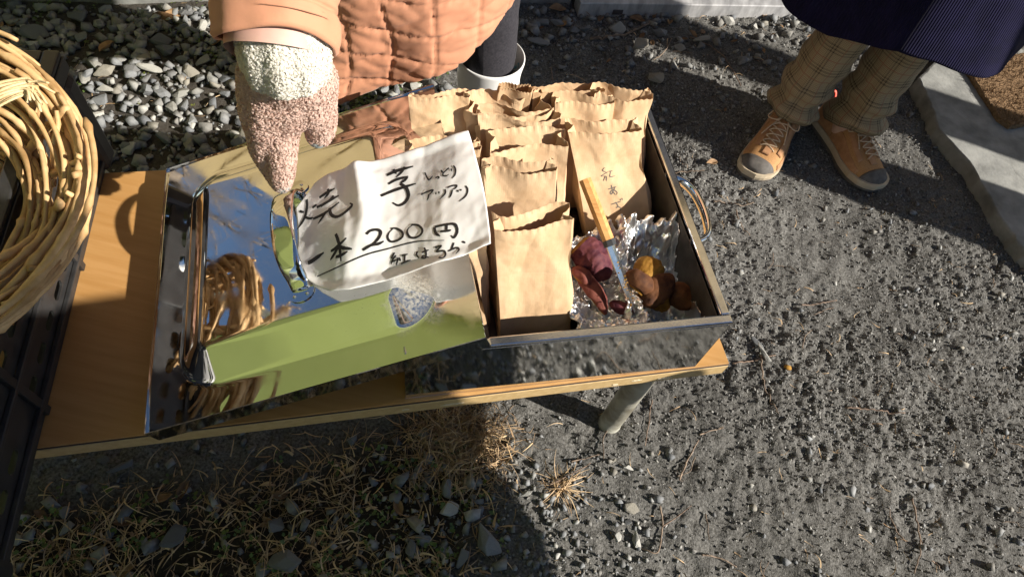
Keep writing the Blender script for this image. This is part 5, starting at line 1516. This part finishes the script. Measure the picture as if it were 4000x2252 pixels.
ph = empty('phone', (0, -.05, 1.33)); tag(ph, 'black smartphone held up by the photographer', 'phone')
PM = Matrix(((1, 0, 0, 0), (0, math.sin(PITCH), -math.cos(PITCH), -.045), (0, math.cos(PITCH), math.sin(PITCH), 1.385), (0, 0, 0, 1)))
V, F = box_vf(-.076, .076, -.037, .037, -.004, .004, PM, .003); mesh('case', V, F, M['ferrule'], ph, smooth=False)
V, F = box_vf(-.071, .071, -.033, .033, .0042, .0048, PM); mesh('screen', V, F, M['darkalu'], ph, smooth=False)

bagb = empty('shadow_tote_bag', (1.0, .27, .58))  # unseen bag, added to fill out the bystander's shadow
tag(bagb, 'unseen canvas tote bag added to widen the shadow of the charcoal-coated person', 'bag')
rows = []
a = np.linspace(0, 2 * np.pi, 60, endpoint=False)
for z, s in ((.595, .85), (.605, .97), (.65, 1.02), (.72, 1.0), (.77, .95)):
    rows.append(np.c_[1.0 + .055 * s * np.sign(np.cos(a)) * np.abs(np.cos(a)) ** .6, .27 + .15 * s * np.sign(np.sin(a)) * np.abs(np.sin(a)) ** .5, z + .004 * np.sin(a * 3)])
V, F, UVs = loft(rows, cap0=True); tb = mesh('bag_body', V, F, M['canvas'], bagb, uv=UVs)
md = tb.modifiers.new('thick', 'SOLIDIFY'); md.thickness = .003
for dx in (-.045, .045):
    V, F = tube_vf(smooth_path([(1.0 + dx, .19, .74), (1.0 + dx * .5, .2, .80), (.985, .185, .835), (1.0 + dx * .5, .25, .81), (1.0 + dx, .35, .74)], 30), .009, 8, True, 1, .35); mesh('strap', V, F, M['canvas'], bagb)

# ================================================================== SURROUNDINGS OUT OF FRAME (mirrored in the steel; pole and post added for shadows)
tent = empty('market_tent', (-3.0, -1.3, 0))
tag(tent, 'yellow-green tarpaulin market tent on white poles left of the table', 'tent')
x0, x1, y0, y1, zt, zr = -4.6, -.6, -3.6, .86, 2.15, 2.95
cx_, cy_ = (x0 + x1) / 2, (y0 + y1) / 2
n = 41
a = np.linspace(0, 1, n); A, B = np.meshgrid(a, a)
zc = zt + (zr - zt) * np.minimum(1, 2 * np.minimum(np.minimum(A, 1 - A), np.minimum(B, 1 - B))) - .06 * np.sin(A * 3.14) * np.sin(B * 3.14)
o = mesh('canopy', np.stack([x0 + (x1 - x0) * A, y0 + (y1 - y0) * B, zc], -1).reshape(-1, 3), grid_faces(n, n), M['tent'], tent)
md = o.modifiers.new('t', 'SOLIDIFY'); md.thickness = .002
for (ax, ay, bx_, by_) in ((x0, y0, x1, y0), (x1, y0, x1, y1), (x1, y1, x0, y1), (x0, y1, x0, y0)):
    t = np.linspace(0, 1, 60)
    top = np.c_[ax + (bx_ - ax) * t, ay + (by_ - ay) * t, np.full(60, zt - .003)]
    bot = top - np.array([0, 0, 1.0]) * (.13 + .03 * np.abs(np.sin(t * 28)))[:, None]
    v = mesh('valance', np.vstack([top, bot]), grid_faces(2, 60), M['tent'], tent); md = v.modifiers.new('t', 'SOLIDIFY'); md.thickness = .002
for q in ((x0, y0), (x0, y1), (x1, y0), (x1 - 1.35, y1)):
    s = .03
    V, F = tube_vf([(q[0] + (s if q[0] < cx_ else -s), q[1] + (s if q[1] < cy_ else -s), z) for z in (-.02, 1, zt)], .018, 12); mesh('pole', V, F, M['pole'], tent)
wv = mesh('back_wall', [(x0 + .02, y0, .05), (x0 + .02, y1, .05), (x0 + .02, y1, zt - .02), (x0 + .02, y0, zt - .02)], [(0, 1, 2, 3)], M['tent'], tent); md = wv.modifiers.new('t', 'SOLIDIFY'); md.thickness = .002
wv = mesh('side_wall', [(x0, y0 + .02, .05), (x1, y0 + .02, .05), (x1, y0 + .02, zt - .02), (x0, y0 + .02, zt - .02)], [(0, 1, 2, 3)], M['tent'], tent); md = wv.modifiers.new('t', 'SOLIDIFY'); md.thickness = .002

def bare_tree(x, y, h, seed, label):
    r = np.random.RandomState(seed); parts = []; trunk = []
    def grow(p, d, L, rad, depth):
        n = 5; P = [p]; dd = d.copy()
        for i in range(n):
            dd = dd + r.randn(3) * .10; dd[2] += .03; dd /= np.linalg.norm(dd); P.append(P[-1] + dd * L / n)
        v, f = tube_vf(P, np.linspace(rad, rad * .62, n + 1), 7 if depth < 2 else 4, True)
        (trunk if depth == 0 else parts).append((v, f))
        if depth < 5:
            for k in range(3 if depth else 5):
                i = r.randint(2, n + 1)
                ax = r.randn(3); ax[2] = abs(ax[2]) * .35; q = dd * .55 + ax / np.linalg.norm(ax) * .85; q /= np.linalg.norm(q)
                grow(P[i], q, L * (.58 + .2 * r.rand()), rad * .52, depth + 1)
    grow(np.array([x, y, -.1]), np.array([0, 0, 1.0]), h * .42, .16, 0)
    t = empty('bare_tree', (x, y, 0)); tag(t, label, 'tree', 'leafless trees beyond the yard')
    V, F = merge(trunk); mesh('trunk', V, F, M['bark'], t)
    V, F = merge(parts); mesh('crown', V, F, M['bark'], t)
bare_tree(-6.6, 3.4, 6.5, 3, 'leafless tree beyond the house corner, nearer the tent')
bare_tree(-8.8, 5.6, 8.0, 8, 'larger leafless tree standing farther behind the house corner')

pole = empty('shadow_pole', (2.75, 1.53, 0)); tag(pole, 'unseen concrete pole added beyond the stone slab to cast a shadow band', 'shadow pole')  # unseen pole, added for the shadow band across the slab
V, F = tube_vf([(2.75, 1.53, z) for z in (-.1, 2, 4, 6, 7.5)], [.105, .098, .092, .086, .08], 24); mesh('shaft', V, F, M['concrete'], pole)
V, F = box_vf(2.7, 2.8, .9, 2.3, 7.0, 7.1, None, .008); mesh('cross_arm', V, F, M['galv'], pole, smooth=False)
for yy in (1.0, 1.35, 1.9, 2.2):
    V, F = tube_vf([(2.75, yy, 7.1), (2.75, yy, 7.13), (2.75, yy, 7.15), (2.75, yy, 7.2), (2.75, yy, 7.22)], [.015, .04, .03, .04, .02], 14); mesh('insulator', V, F, M['boot'], pole)
for k in range(9):
    zz_ = 1.9 + k * .45; s = 1 if k % 2 else -1
    V, F = tube_vf([(2.75, 1.53 + s * .07, zz_), (2.75, 1.53 + s * .24, zz_)], .009, 8); mesh('climbing_step', V, F, M['galv'], pole)

post = empty('shadow_post', (2.4, 1.235, 0)); tag(post, 'unseen round post with a cap, added to cast a second shadow band', 'post')  # unseen post, added for the broad shadow beside the shoes
V, F = tube_vf([(2.4, 1.235, z) for z in (-.1, .6, 1.2, 1.9)], [.112, .111, .11, .109], 20); mesh('shaft', V, F, M['bark'], post)
V, F = tube_vf([(2.4, 1.235, 1.9), (2.4, 1.235, 1.93), (2.4, 1.235, 1.96)], [.122, .122, .06], 20); mesh('cap', V, F, M['galv'], post)

# ================================================================== STONES, STRAW, LEAVES, TWIGS
def lump(seed, sub=2, flat=.62):
    """angular stone: faceted hull, subdivided and chipped"""
    r = np.random.RandomState(seed)
    V, F = hull(seed, 13, flat, r)
    bm = bmesh.new(); vs = [bm.verts.new(v) for v in V]
    for f in F:
        try: bm.faces.new([vs[i] for i in f])
        except ValueError: pass
    bmesh.ops.subdivide_edges(bm, edges=bm.edges[:], cuts=sub, use_grid_fill=True)
    bmesh.ops.smooth_vert(bm, verts=bm.verts[:], factor=.35, use_axis_x=True, use_axis_y=True, use_axis_z=True)
    P = np.array([v.co[:] for v in bm.verts])
    d = .10 * fbm3(P, 2.2, seed, 3) + .03 * fbm3(P, 9, seed + 5, 2)
    for v, k in zip(bm.verts, d): v.co = v.co * (1 + k)
    me = bpy.data.meshes.new('stone'); bm.to_mesh(me); bm.free(); me.materials.append(M['stone'])
    return me
BIG = [lump(700 + k, 3) for k in range(8)]
MID = [lump(720 + k, 1) for k in range(14)]
rs = np.random.RandomState(77)
def ground_n(x, y): return float(gh(x, y))
taken = []
def add_stone(me, x, y, s, label, group, sink=.35, asp=None, rot=None, tint=None):
    o = bpy.data.objects.new('stone', me); COL.objects.link(o)
    a = asp or (1, .8 + rs.rand() * .2, .8 + rs.rand() * .3)
    o.scale = (s * a[0], s * a[1], s * a[2]); o.rotation_euler = (rs.randn() * .2, rs.randn() * .2, rs.rand() * 6.28 if rot is None else rot)
    o.color = (1, 1, 1, rs.rand() if tint is None else tint / 7)
    o.location = (x, y, ground_n(x, y) + s * .5 * (1 - sink)); tag(o, label, 'stone', group); taken.append((x, y, s)); return o
heroes = [((1740, 1985), 100, (1.2, .8, .6), .1, 'pale rounded stone at the edge of the dry grass in front of the table', 7),
          ((1895, 2110), 150, (1.15, .85, .7), -.6, 'largest slate-grey angular stone in front of the table', 6),
          ((1800, 2180), 95, (1, .9, .6), 1.2, 'star-shaped flat grey stone next to the largest slate stone', 4),
          ((1110, 2195), 150, (1, .95, .6), .3, 'broad grey stone sunk in the dry grass', 4), ((1172, 1868), 78, (1, .9, .6), 1.0, 'blue-black stone among the weeds below the lid', 0),
          ((480, 1815), 95, (1.3, .7, .6), .9, 'dark oval stone under the left table edge', 0), ((400, 1790), 50, (1, .9, .6), 0, 'small brown-black stone under the left table edge', 0),
          ((1080, 2045), 90, (1.1, .9, .6), .4, 'squarish dark stone in the middle of the dry grass', 2), ((660, 2090), 120, (1.1, 1, .35), .2, 'flat dark stone slab half buried in grass beside the crate', 0),
          ((240, 2000), 62, (.9, 1.2, .6), .5, 'upright grey stone beside the crate foot', 2), ((255, 2060), 65, (1, .9, .7), 1.1, 'grey-green stone touching the upright one by the crate', 3),
          ((420, 2090), 70, (1, .8, .5), 1.7, 'blackish stone in grass beside the crate', 0),
          ((2455, 1825), 55, (1.2, .85, .7), .1, 'pale oval pebble in front of the pipe leg', 7), ((2395, 1800), 40, (1, .7, .6), 1, 'brown-grey pebble touching the pale oval one', 5),
          ((2465, 1985), 68, (1, 1.05, .8), 0, 'tan rounded stone in the sunny dirt', 5), ((2455, 2035), 45, (1, .8, .6), .3, 'grey chip tucked behind the tan rounded stone', 2),
          ((2405, 2100), 58, (1, .8, .7), .9, 'light grey chunk in the sunny pebbles', 7), ((2485, 2105), 70, (1.3, .7, .7), -1.1, 'long light grey stone leaning in the sunny pebbles', 7),
          ((1870, 1955), 55, (1, .9, .7), .2, 'grey pebble at the edge of the straw', 2), ((2055, 1925), 50, (1.2, .8, .6), .6, 'grey flake in the sunny pebbles', 3), ((1900, 1855), 55, (.8, 1.2, .6), .2, 'split grey pebble near the straw tuft', 2),
          ((2985, 1390), 85, (1.5, .55, .6), -.9, 'long pale stone beside the table corner', 7), ((2960, 1345), 60, (1.4, .6, .6), -.8, 'grey flake beside the long pale stone', 2),
          ((2558, 312), 80, (.95, 1.1, .9), 1.3, 'blocky brown-grey stone behind the steel box', 5), ((2485, 175), 90, (1.2, .9, .6), .2, 'flat rough stone below the door sill', 5), ((2655, 188), 62, (1, .9, .8), .5, 'single grey stone in the shaded dirt', 3),
          ((2120, 90), 62, (1, 1.1, .8), .2, 'blue-grey stone against the foundation', 2), ((2175, 92), 62, (1.1, .8, .8), .1, 'rounded grey stone against the foundation', 2), ((2240, 125), 58, (.9, 1.2, .7), .3, 'dark wedge stone below the foundation', 0), ((2285, 125), 55, (1, 1, .7), .9, 'dark rounded stone beside the wedge stone', 0),
          ((2105, 175), 75, (1.3, .7, .6), .1, 'wide grey stone beside the white boot', 2), ((2195, 260), 55, (1, .8, .8), .4, 'grey stone lying in shaded dirt behind the bags', 4), ((2400, 110), 85, (1.2, .8, .5), -.2, 'long grey-green stone under the door sill', 3), ((2575, 130), 62, (1.2, .9, .8), .3, 'bluish stone beside the stick', 2),
          ((2740, 155), 70, (1.4, .8, .6), .5, 'brown stone below the door sill', 5), ((2840, 85), 60, (1.1, .9, .9), 0, 'white-grey stone lit by sun under the sill', 7), ((2945, 110), 45, (.8, 1.2, .9), 0, 'small white stone lit by sun under the sill', 7),
          ((310, 60), 95, (1, 1.2, .8), .3, 'large dark rounded stone near the foundation', 0), ((135, 125), 95, (1, 1, .8), .1, 'large black stone behind the crate', 0), ((320, 135), 70, (1, 1, .9), .7, 'grey faceted stone behind the crate', 2), ((610, 150), 85, (1.3, .8, .7), .1, 'dark flat stone in the shaded gravel', 0), ((640, 195), 80, (1, .9, .7), .4, 'broad slate stone in the shaded gravel', 0), ((790, 230), 75, (1, .9, .6), .9, 'pale green-grey stone in the shaded gravel', 3),
          ((400, 270), 85, (1, .9, .8), .8, 'grey stone half lit at the edge of the sunny gravel', 5), ((410, 340), 75, (1.1, .9, .8), .2, 'pale stone lit in the sunny gravel', 7), ((880, 360), 70, (1, .9, .9), .1, 'dark stone with pale edge at the end of the sunny gravel', 2), ((590, 265), 75, (1.4, .6, .7), .1, 'pale layered stone in the sunny gravel', 7)]
hs = []
for k, (q, px, asp, rot, lab, tint) in enumerate(heroes):
    p = at(*q, .01); d = np.linalg.norm(p - CO); s = px * d / FPX / 2
    add_stone(BIG[k % 8], p[0], p[1], s, lab, None, .05, asp, rot, tint)
# field of loose stones
cand = []
def try_add(n, fn, smin, smax, pw, dens, rng=((-1.75, 1.75), (-.1, 2.3))):
    for _ in range(n):
        x = rs.uniform(*rng[0]); y = rs.uniform(*rng[1])
        if rs.rand() > fn(x, y) * dens: continue
        if walldist(x, y) < .03: continue
        s = smin + (smax - smin) * rs.rand() ** pw
        cand.append((x, y, s))
try_add(26000, lambda x, y: float(zone_gravel(x, y)), .006, .030, 1.7, .9)
try_add(9000, lambda x, y: float(zone_wall(x, y)), .005, .026, 1.7, .9)
try_add(6000, lambda x, y: float(zone_grass(x, y)), .005, .028, 2.2, .9)
try_add(2600, lambda x, y: float(sstep(.34, .12, abs(x - .12)) * sstep(.52, .36, y)), .003, .013, 2.0, .9, ((-.25, .5), (-.05, .6)))
try_add(14000, lambda x, y: float(vn(np.array(x * 6), np.array(y * 6), 3) ** 2), .003, .016, 2.6, .7)
cand = [c for c in cand if all((c[0] - t[0]) ** 2 + (c[1] - t[1]) ** 2 > (t[2] * .8) ** 2 for t in taken)]
def seen(x, y):
    q = np.array([x, y, 0]) - CO
    z = q @ _f; u = q @ CR / z * FPX + 2000; v = q @ CD / z * FPX + 1126
    if not (-60 < u < 4060 and -60 < v < 2320): return False
    yl = y - yfront(x)                     # hidden below the table and crate
    return not (x < TFR[0] - .02 and 0.02 < yl < TD - .05)
cand.sort(key=lambda c: -c[2])
vis = [c for c in cand if seen(c[0], c[1])]
NIND = 300 - len(heroes) - 4
ind = set(id(c) for c in vis[:NIND])
def look(s, a):
    tone = ['dark slate', 'light grey', 'mid-grey', 'pale warm grey', 'dark grey', 'buff grey', 'bluish grey', 'whitish'][min(7, int(a * 7 + .5))]
    return ('big ' if s > .0245 else 'middling ' if s > .0195 else 'small ') + tone
def place_lab(x, y):
    if zone_gravel(x, y) > .5: return 'angular gravel stone behind the table', 'gravel stones behind the table'
    if zone_grass(x, y) > .5: return 'stone lying in the dry grass before the table', 'stones in the dry grass'
    if zone_wall(x, y) > .4: return 'loose stone along the foot of the house', 'stones along the house foot'
    return 'loose pebble on the bare dirt', 'pebbles on the bare dirt'
for c in vis[:NIND]:
    lab, grp = place_lab(c[0], c[1]); a_ = rs.randint(8); add_stone(MID[rs.randint(14)], c[0], c[1], c[2], look(c[2], a_ / 7) + ' ' + lab, grp, .25, tint=a_)
small = [hull(800 + k, 9) for k in range(12)]
def mass(name, pts, protos, m, label, seed, lift=.42):
    r = np.random.RandomState(seed); Vs = []; Fs = []; rn = []; n = 0
    P = np.array(pts); Z = gh(P[:, 0], P[:, 1])
    for i in range(len(P)):
        V, F = protos[r.randint(len(protos))]
        a, b, c = r.rand() * 6.28, r.randn() * .5, r.randn() * .5
        ca, sa = math.cos(a), math.sin(a); cb, sb2 = math.cos(b), math.sin(b); cc, sc = math.cos(c), math.sin(c)
        Rm = np.array([[ca, -sa, 0], [sa, ca, 0], [0, 0, 1]]) @ np.array([[1, 0, 0], [0, cb, -sb2], [0, sb2, cb]]) @ np.array([[cc, 0, sc], [0, 1, 0], [-sc, 0, cc]])
        Vs.append((V * P[i, 2]) @ Rm.T + np.array([P[i, 0], P[i, 1], Z[i] + P[i, 2] * lift])); Fs.append(F + n); n += len(V)
        rn.extend([r.rand()] * len(F))
    o = mesh(name, np.concatenate(Vs), np.concatenate(Fs), m, None, smooth=False, attr={'rnd': ('FACE', rn)})
    return tag(o, label, None, None, 'stuff')
rest = [c for c in cand if id(c) not in ind]
mass('gravel', rest, small, M['stones'], 'fine loose grey gravel scattered over the ground', 5)
cl = []
while len(cl) < 42000:
    x = rs.uniform(-.2, 1.75); y = rs.uniform(-.1, 2.25)
    if walldist(x, y) < .02 or rs.rand() > (.12 + 1.3 * float(vn(np.array(x * 2.6), np.array(y * 2.6), 61)) * float(.4 + .6 * vn(np.array(x * 9), np.array(y * 9), 8))): continue
    cl.append((x, y, .0017 + .0046 * rs.rand() ** 1.7))
mass('soil_crumbs', cl, [hull(830 + k, 7) for k in range(6)], M['clod'], 'dark crumbs of trampled soil', 6, .5)

# dry straw
def straw(name, n, fn, L, W, label, seed, zmax=.012, m='straw', rng=((-1.0, .5), (-.1, .75))):
    r = np.random.RandomState(seed); P = []
    while len(P) < n:
        x = r.uniform(*rng[0]); y = r.uniform(*rng[1])
        if r.rand() < fn(x, y): P.append((x, y))
    P = np.array(P); z = gh(P[:, 0], P[:, 1]) + .002 + r.rand(n) ** 2 * zmax
    a = r.rand(n) * 6.28; D = np.c_[np.cos(a), np.sin(a), (r.rand(n) - .35) * .35]; D /= np.linalg.norm(D, axis=1)[:, None]
    V, F, rn = ribbons(np.c_[P, z], D, L * (.4 + r.rand(n)), W * (.6 + .8 * r.rand(n)), 5, .8, r)
    gz = gh(V[:, 0], V[:, 1]); V[:, 2] = np.maximum(V[:, 2], gz + .0012)
    return tag(mesh(name, V, F, M[m], None, attr={'rnd': ('FACE', rn)}), label, None, None, 'stuff')
straw('dry_grass', 3200, lambda x, y: float(zone_grass(x, y)) * (.25 + .75 * float(sstep(.42, .6, vn(np.array(x * 7), np.array(y * 7), 91)))), .038, .0024, 'matted dry grass blades in front of the table', 1)
straw('dry_grass', 900, lambda x, y: float(zone_grass(x, y)), .02, .0045, 'broken flat straw pieces in front of the table', 7)
def tuftfn(cx, cy, rx, ry): return lambda x, y: math.exp(-((x - cx) / rx) ** 2 - ((y - cy) / ry) ** 2)
q = at(1780, 1720, 0); straw('dry_grass', 1500, tuftfn(q[0], q[1], .07, .07), .045, .0019, 'sunlit mat of straw against the table front', 2, .022)
straw('straw_bits', 700, lambda x, y: 1.0, .022, .0018, 'stray straw bits on the dirt', 3, .004, rng=((.0, 1.6), (.2, 2.1)))
straw('straw_bits', 260, lambda x, y: float(zone_gravel(x, y) + zone_wall(x, y)), .04, .002, 'stray straw bits between the gravel stones', 4, .012, rng=((-1.6, .9), (.7, 2.2)))
# radiating tuft
q = at(2190, 1905, 0); r = np.random.RandomState(9); n = 70
a = r.rand(n) * 6.28; D = np.c_[np.cos(a), np.sin(a), r.rand(n) * .5]; D /= np.linalg.norm(D, axis=1)[:, None]
V, F, rn = ribbons(np.tile(q + [0, 0, float(gh(q[0], q[1])) + .003], (n, 1)) + r.randn(n, 3) * [.006, .006, 0], D, .025 + .05 * r.rand(n), np.full(n, .002), 5, .5, r, droop=.3)
V[:, 2] = np.maximum(V[:, 2], gh(V[:, 0], V[:, 1]) + .001)
tag(mesh('straw_tuft', V, F, M['straw'], attr={'rnd': ('FACE', rn)}), 'star-shaped tuft of dry straw in the sunny pebbles', 'straw tuft')
# creeping weeds: tiny leaf rosettes
def weeds(name, n, fn, label, seed, rng):
    r = np.random.RandomState(seed); Vs = []; Fs = []; rn = []; k0 = 0; c = 0
    while c < n:
        x = r.uniform(*rng[0]); y = r.uniform(*rng[1])
        if r.rand() > fn(x, y): continue
        c += 1; z = float(gh(x, y)) + .004 + r.rand() * .01; tone = r.rand()
        for j in range(r.randint(4, 8)):
            a = r.rand() * 6.28; L = .004 + r.rand() * .006; w_ = L * .45; tl_ = r.rand() * .7
            d = np.array([math.cos(a), math.sin(a), tl_]); s = np.array([-math.sin(a), math.cos(a), 0])
            p = np.array([x, y, z]) + r.randn(3) * [.006, .006, .002]
            Vs.append(np.array([p, p + d * L * .5 + s * w_, p + d * L, p + d * L * .5 - s * w_])); Fs.append(np.array([[0, 1, 2, 3]]) + k0); k0 += 4; rn.append(tone * .7 + r.rand() * .3)
    tag(mesh(name, np.concatenate(Vs), np.concatenate(Fs), M['weed'], attr={'rnd': ('FACE', rn)}), label, None, None, 'stuff')
weeds('weeds', 260, lambda x, y: float(zone_grass(x, y)) * (.1 + .9 * float(vn(np.array(x * 6), np.array(y * 6), 33) ** 2)), 'creeping green weeds among the dry grass', 3, ((-.9, .1), (-.1, .5)))
weeds('weeds', 700, lambda x, y: float(zone_gravel(x, y)) * float(vn(np.array(x * 4), np.array(y * 4), 37) ** 3) * float(sstep(.9, 1.2, y)), 'creeping green weeds among the gravel', 4, ((-1.6, -.3), (.8, 1.7)))

# fallen leaves
def leaf(x, y, L, rot, label, group, up=.3, seed=0):
    r = np.random.RandomState(seed); n, m_ = 9, 5
    t = np.linspace(0, 1, n); sdd = np.linspace(-1, 1, m_)
    wv = .27 * L * np.sin(t * np.pi) ** .8 * (1 - .25 * t)
    T_, S_ = np.meshgrid(t, sdd, indexing='ij')
    X = (T_ - .5) * L; Y = S_ * wv[:, None]; curl = .5 + r.rand() * .9
    Z = np.abs(S_) ** 1.5 * wv[:, None] * curl + .25 * L * (T_ - .5) ** 2 * (1 + r.rand()) + .03 * L * np.sin(T_ * 9 + r.rand() * 6)
    V = np.stack([X, Y, Z], -1).reshape(-1, 3)
    me = bpy.data.meshes.new('leaf'); me.from_pydata(V.tolist(), [], [tuple(map(int, f)) for f in grid_faces(n, m_)]); me.materials.append(M['leaf'])
    me.polygons.foreach_set('use_smooth', np.ones(len(me.polygons), dtype=bool))
    o = bpy.data.objects.new('leaf', me); COL.objects.link(o); o.location = (x, y, ground_n(x, y) + .006)
    o.rotation_euler = (r.randn() * up, r.randn() * up, rot)
    md = o.modifiers.new('t', 'SOLIDIFY'); md.thickness = .0005
    tag(o, label, 'leaf', group)
r = np.random.RandomState(21)
for k, (q, px, rot, lab) in enumerate([((855, 165), 55, .9, 'round russet leaf among the shaded weeds'), ((420, 185), 60, 1.2, 'tan pointed leaf in the shaded gravel'), ((540, 90), 60, 1.5, 'upright brown leaf in the shaded gravel'), ((640, 75), 80, .2, 'long pale leaf near the foundation'), ((690, 60), 70, .3, 'rusty leaf near the foundation'), ((55, 90), 60, .2, 'yellowish leaf behind the crate'), ((2175, 50), 65, .3, 'curled brown leaf against the foundation'), ((2485, 88), 60, -.1, 'tan leaf under the door sill'), ((2345, 80), 45, 1.4, 'upright pale leaf by the door sill'), ((500, 2235), 70, .9, 'grey-tan leaf at the crate foot'), ((170, 2010), 50, -.2, 'pale curled leaf beside the crate foot'), ((640, 1950), 70, .6, 'long brown leaf in the dry grass'), ((720, 1915), 70, 1.4, 'brown folded leaf below the table edge'), ((2765, 660), 50, .5, 'brown leaf at the shoe shadow edge'), ((2822, 448), 22, 1.3, 'small orange leaf in the shaded dirt'), ((1090, 1935), 60, .4, 'pale leaf in the grass below the lid')]):
    p = at(*q, 0); leaf(p[0], p[1], px * np.linalg.norm(p - CO) / FPX, rot, lab, None, .25, 900 + k)
for k in range(46):
    while True:
        x, y = r.uniform(-1.6, .9), r.uniform(0, 2.2)
        if walldist(x, y) > .05 and r.rand() < max(zone_gravel(x, y) * .5 * float(sstep(.9, 1.3, y)), zone_wall(x, y), zone_grass(x, y) * .8) and seen(x, y): break
    grp = 'fallen leaves in the grass' if y < .7 else 'fallen leaves along the house'
    leaf(x, y, .018 + .022 * r.rand(), r.rand() * 6.28, 'small dry brown leaf in the grass before the table' if y < .7 else 'small dry brown leaf on the gravel near the house', grp, .35, 950 + k)

# twigs
def twig(pts, rad, label, group, seed):
    P = smooth_path(pts, 26); P[:, 2] = gh(P[:, 0], P[:, 1]) + rad + .002 + .004 * np.abs(np.sin(np.linspace(0, 6, len(P)) + seed))
    V, F = tube_vf(P, rad * np.linspace(1, .6, len(P)) * (1 + .12 * np.sin(np.arange(len(P)) * 2.1)), 7)
    o = mesh('twig', V, F, M['twig']); tag(o, label, 'twig', group)
tw = [([(2302, 168), (2420, 150), (2480, 130), (2547, 100)], .0042, 'thick straight stick with cut end below the door sill'),
      ([(2690, 155), (2760, 180), (2820, 230), (2860, 290), (2890, 345)], .0022, 'long thin branching twig in the shaded dirt'), ([(2620, 160), (2590, 215), (2540, 245)], .0018, 'curved thin twig behind the steel box'),
      ([(2620, 690), (2740, 685)], .002, 'pale straight twig beside the steel box handle'), ([(2780, 800), (2830, 802), (2880, 818), (2940, 800)], .0025, 'reddish bent twig right of the box handle'), ([(2865, 835), (2880, 890), (2920, 930)], .002, 'dark thin twig right of the box handle'),
      ([(2858, 1425), (2940, 1412), (3020, 1395)], .002, 'brown twig at the table corner'), ([(2965, 1390), (2970, 1470), (3000, 1560), (3030, 1620)], .002, 'long reddish twig beside the table corner'),
      ([(2540, 1570), (2530, 1640), (2510, 1750)], .0018, 'thin twig right of the pipe leg'), ([(2380, 1670), (2350, 1720), (2350, 1800)], .0018, 'thin twig below the pipe leg'), ([(2225, 1810), (2345, 1780)], .0016, 'fine twig in the sunny pebbles'), ([(2140, 1900), (2260, 1840), (2300, 1815)], .0016, 'fine bent twig beside the straw tuft'),
      ([(2645, 1880), (2680, 1800), (2720, 1725)], .0022, 'reddish leaning twig in the sunny dirt'), ([(2570, 1980), (2580, 2060), (2560, 2160), (2500, 2140)], .002, 'hooked twig in the sunny dirt'), ([(2580, 2060), (2640, 2020), (2690, 1980)], .0015, 'fine twig crossing the hooked one'), ([(2750, 2010), (2760, 2110)], .0016, 'short thin twig beside the hooked one'),
      ([(2730, 2170), (2800, 2180), (2870, 2215)], .002, 'bent twig near the bottom dirt'), ([(3290, 1600), (3400, 1608), (3520, 1620)], .002, 'long straight brown twig in the open dirt'), ([(1000, 880), (1010, 880)], .001, ''), ([(3550, 1950), (3580, 2100), (3560, 2240)], .002, 'dark vertical twig low in the open dirt'), ([(3120, 1200), (3180, 1195), (3260, 1180)], .002, 'brown twig beside the yellow crumb'),
      ([(2150, 830 - 560), (2160, 330)], .0015, 'short twig behind the bags')]
for k, (pp, rad, lab) in enumerate(tw):
    if not lab: continue
    twig([at(*q, 0) for q in pp], rad, lab, None, k)
for k in range(36):
    x, y = r.uniform(.05, 1.5), r.uniform(.3, 1.9)
    if not seen(x, y): continue
    a = r.rand() * 6.28; L = .02 + .05 * r.rand()
    d = np.array([math.cos(a), math.sin(a), 0]); c = np.array([x, y, 0]); s = np.array([-d[1], d[0], 0])
    twig([c, c + d * L * .5 + s * L * .12 * r.randn(), c + d * L + s * L * .2 * r.randn()], .0009 + .0008 * r.rand(), 'fine short brown twig strewn on the open dirt', 'fine twigs on the dirt', k + 50)
# fallen crumb of roasted potato
p = at(3073, 1437, .006); V, F = hull(990, 16)
tag(mesh('potato_crumb', V * .012 + [p[0], p[1], float(gh(p[0], p[1])) + .007], F, M['flesh'], smooth=False), 'bright yellow crumb of sweet potato on the dirt', 'crumb')
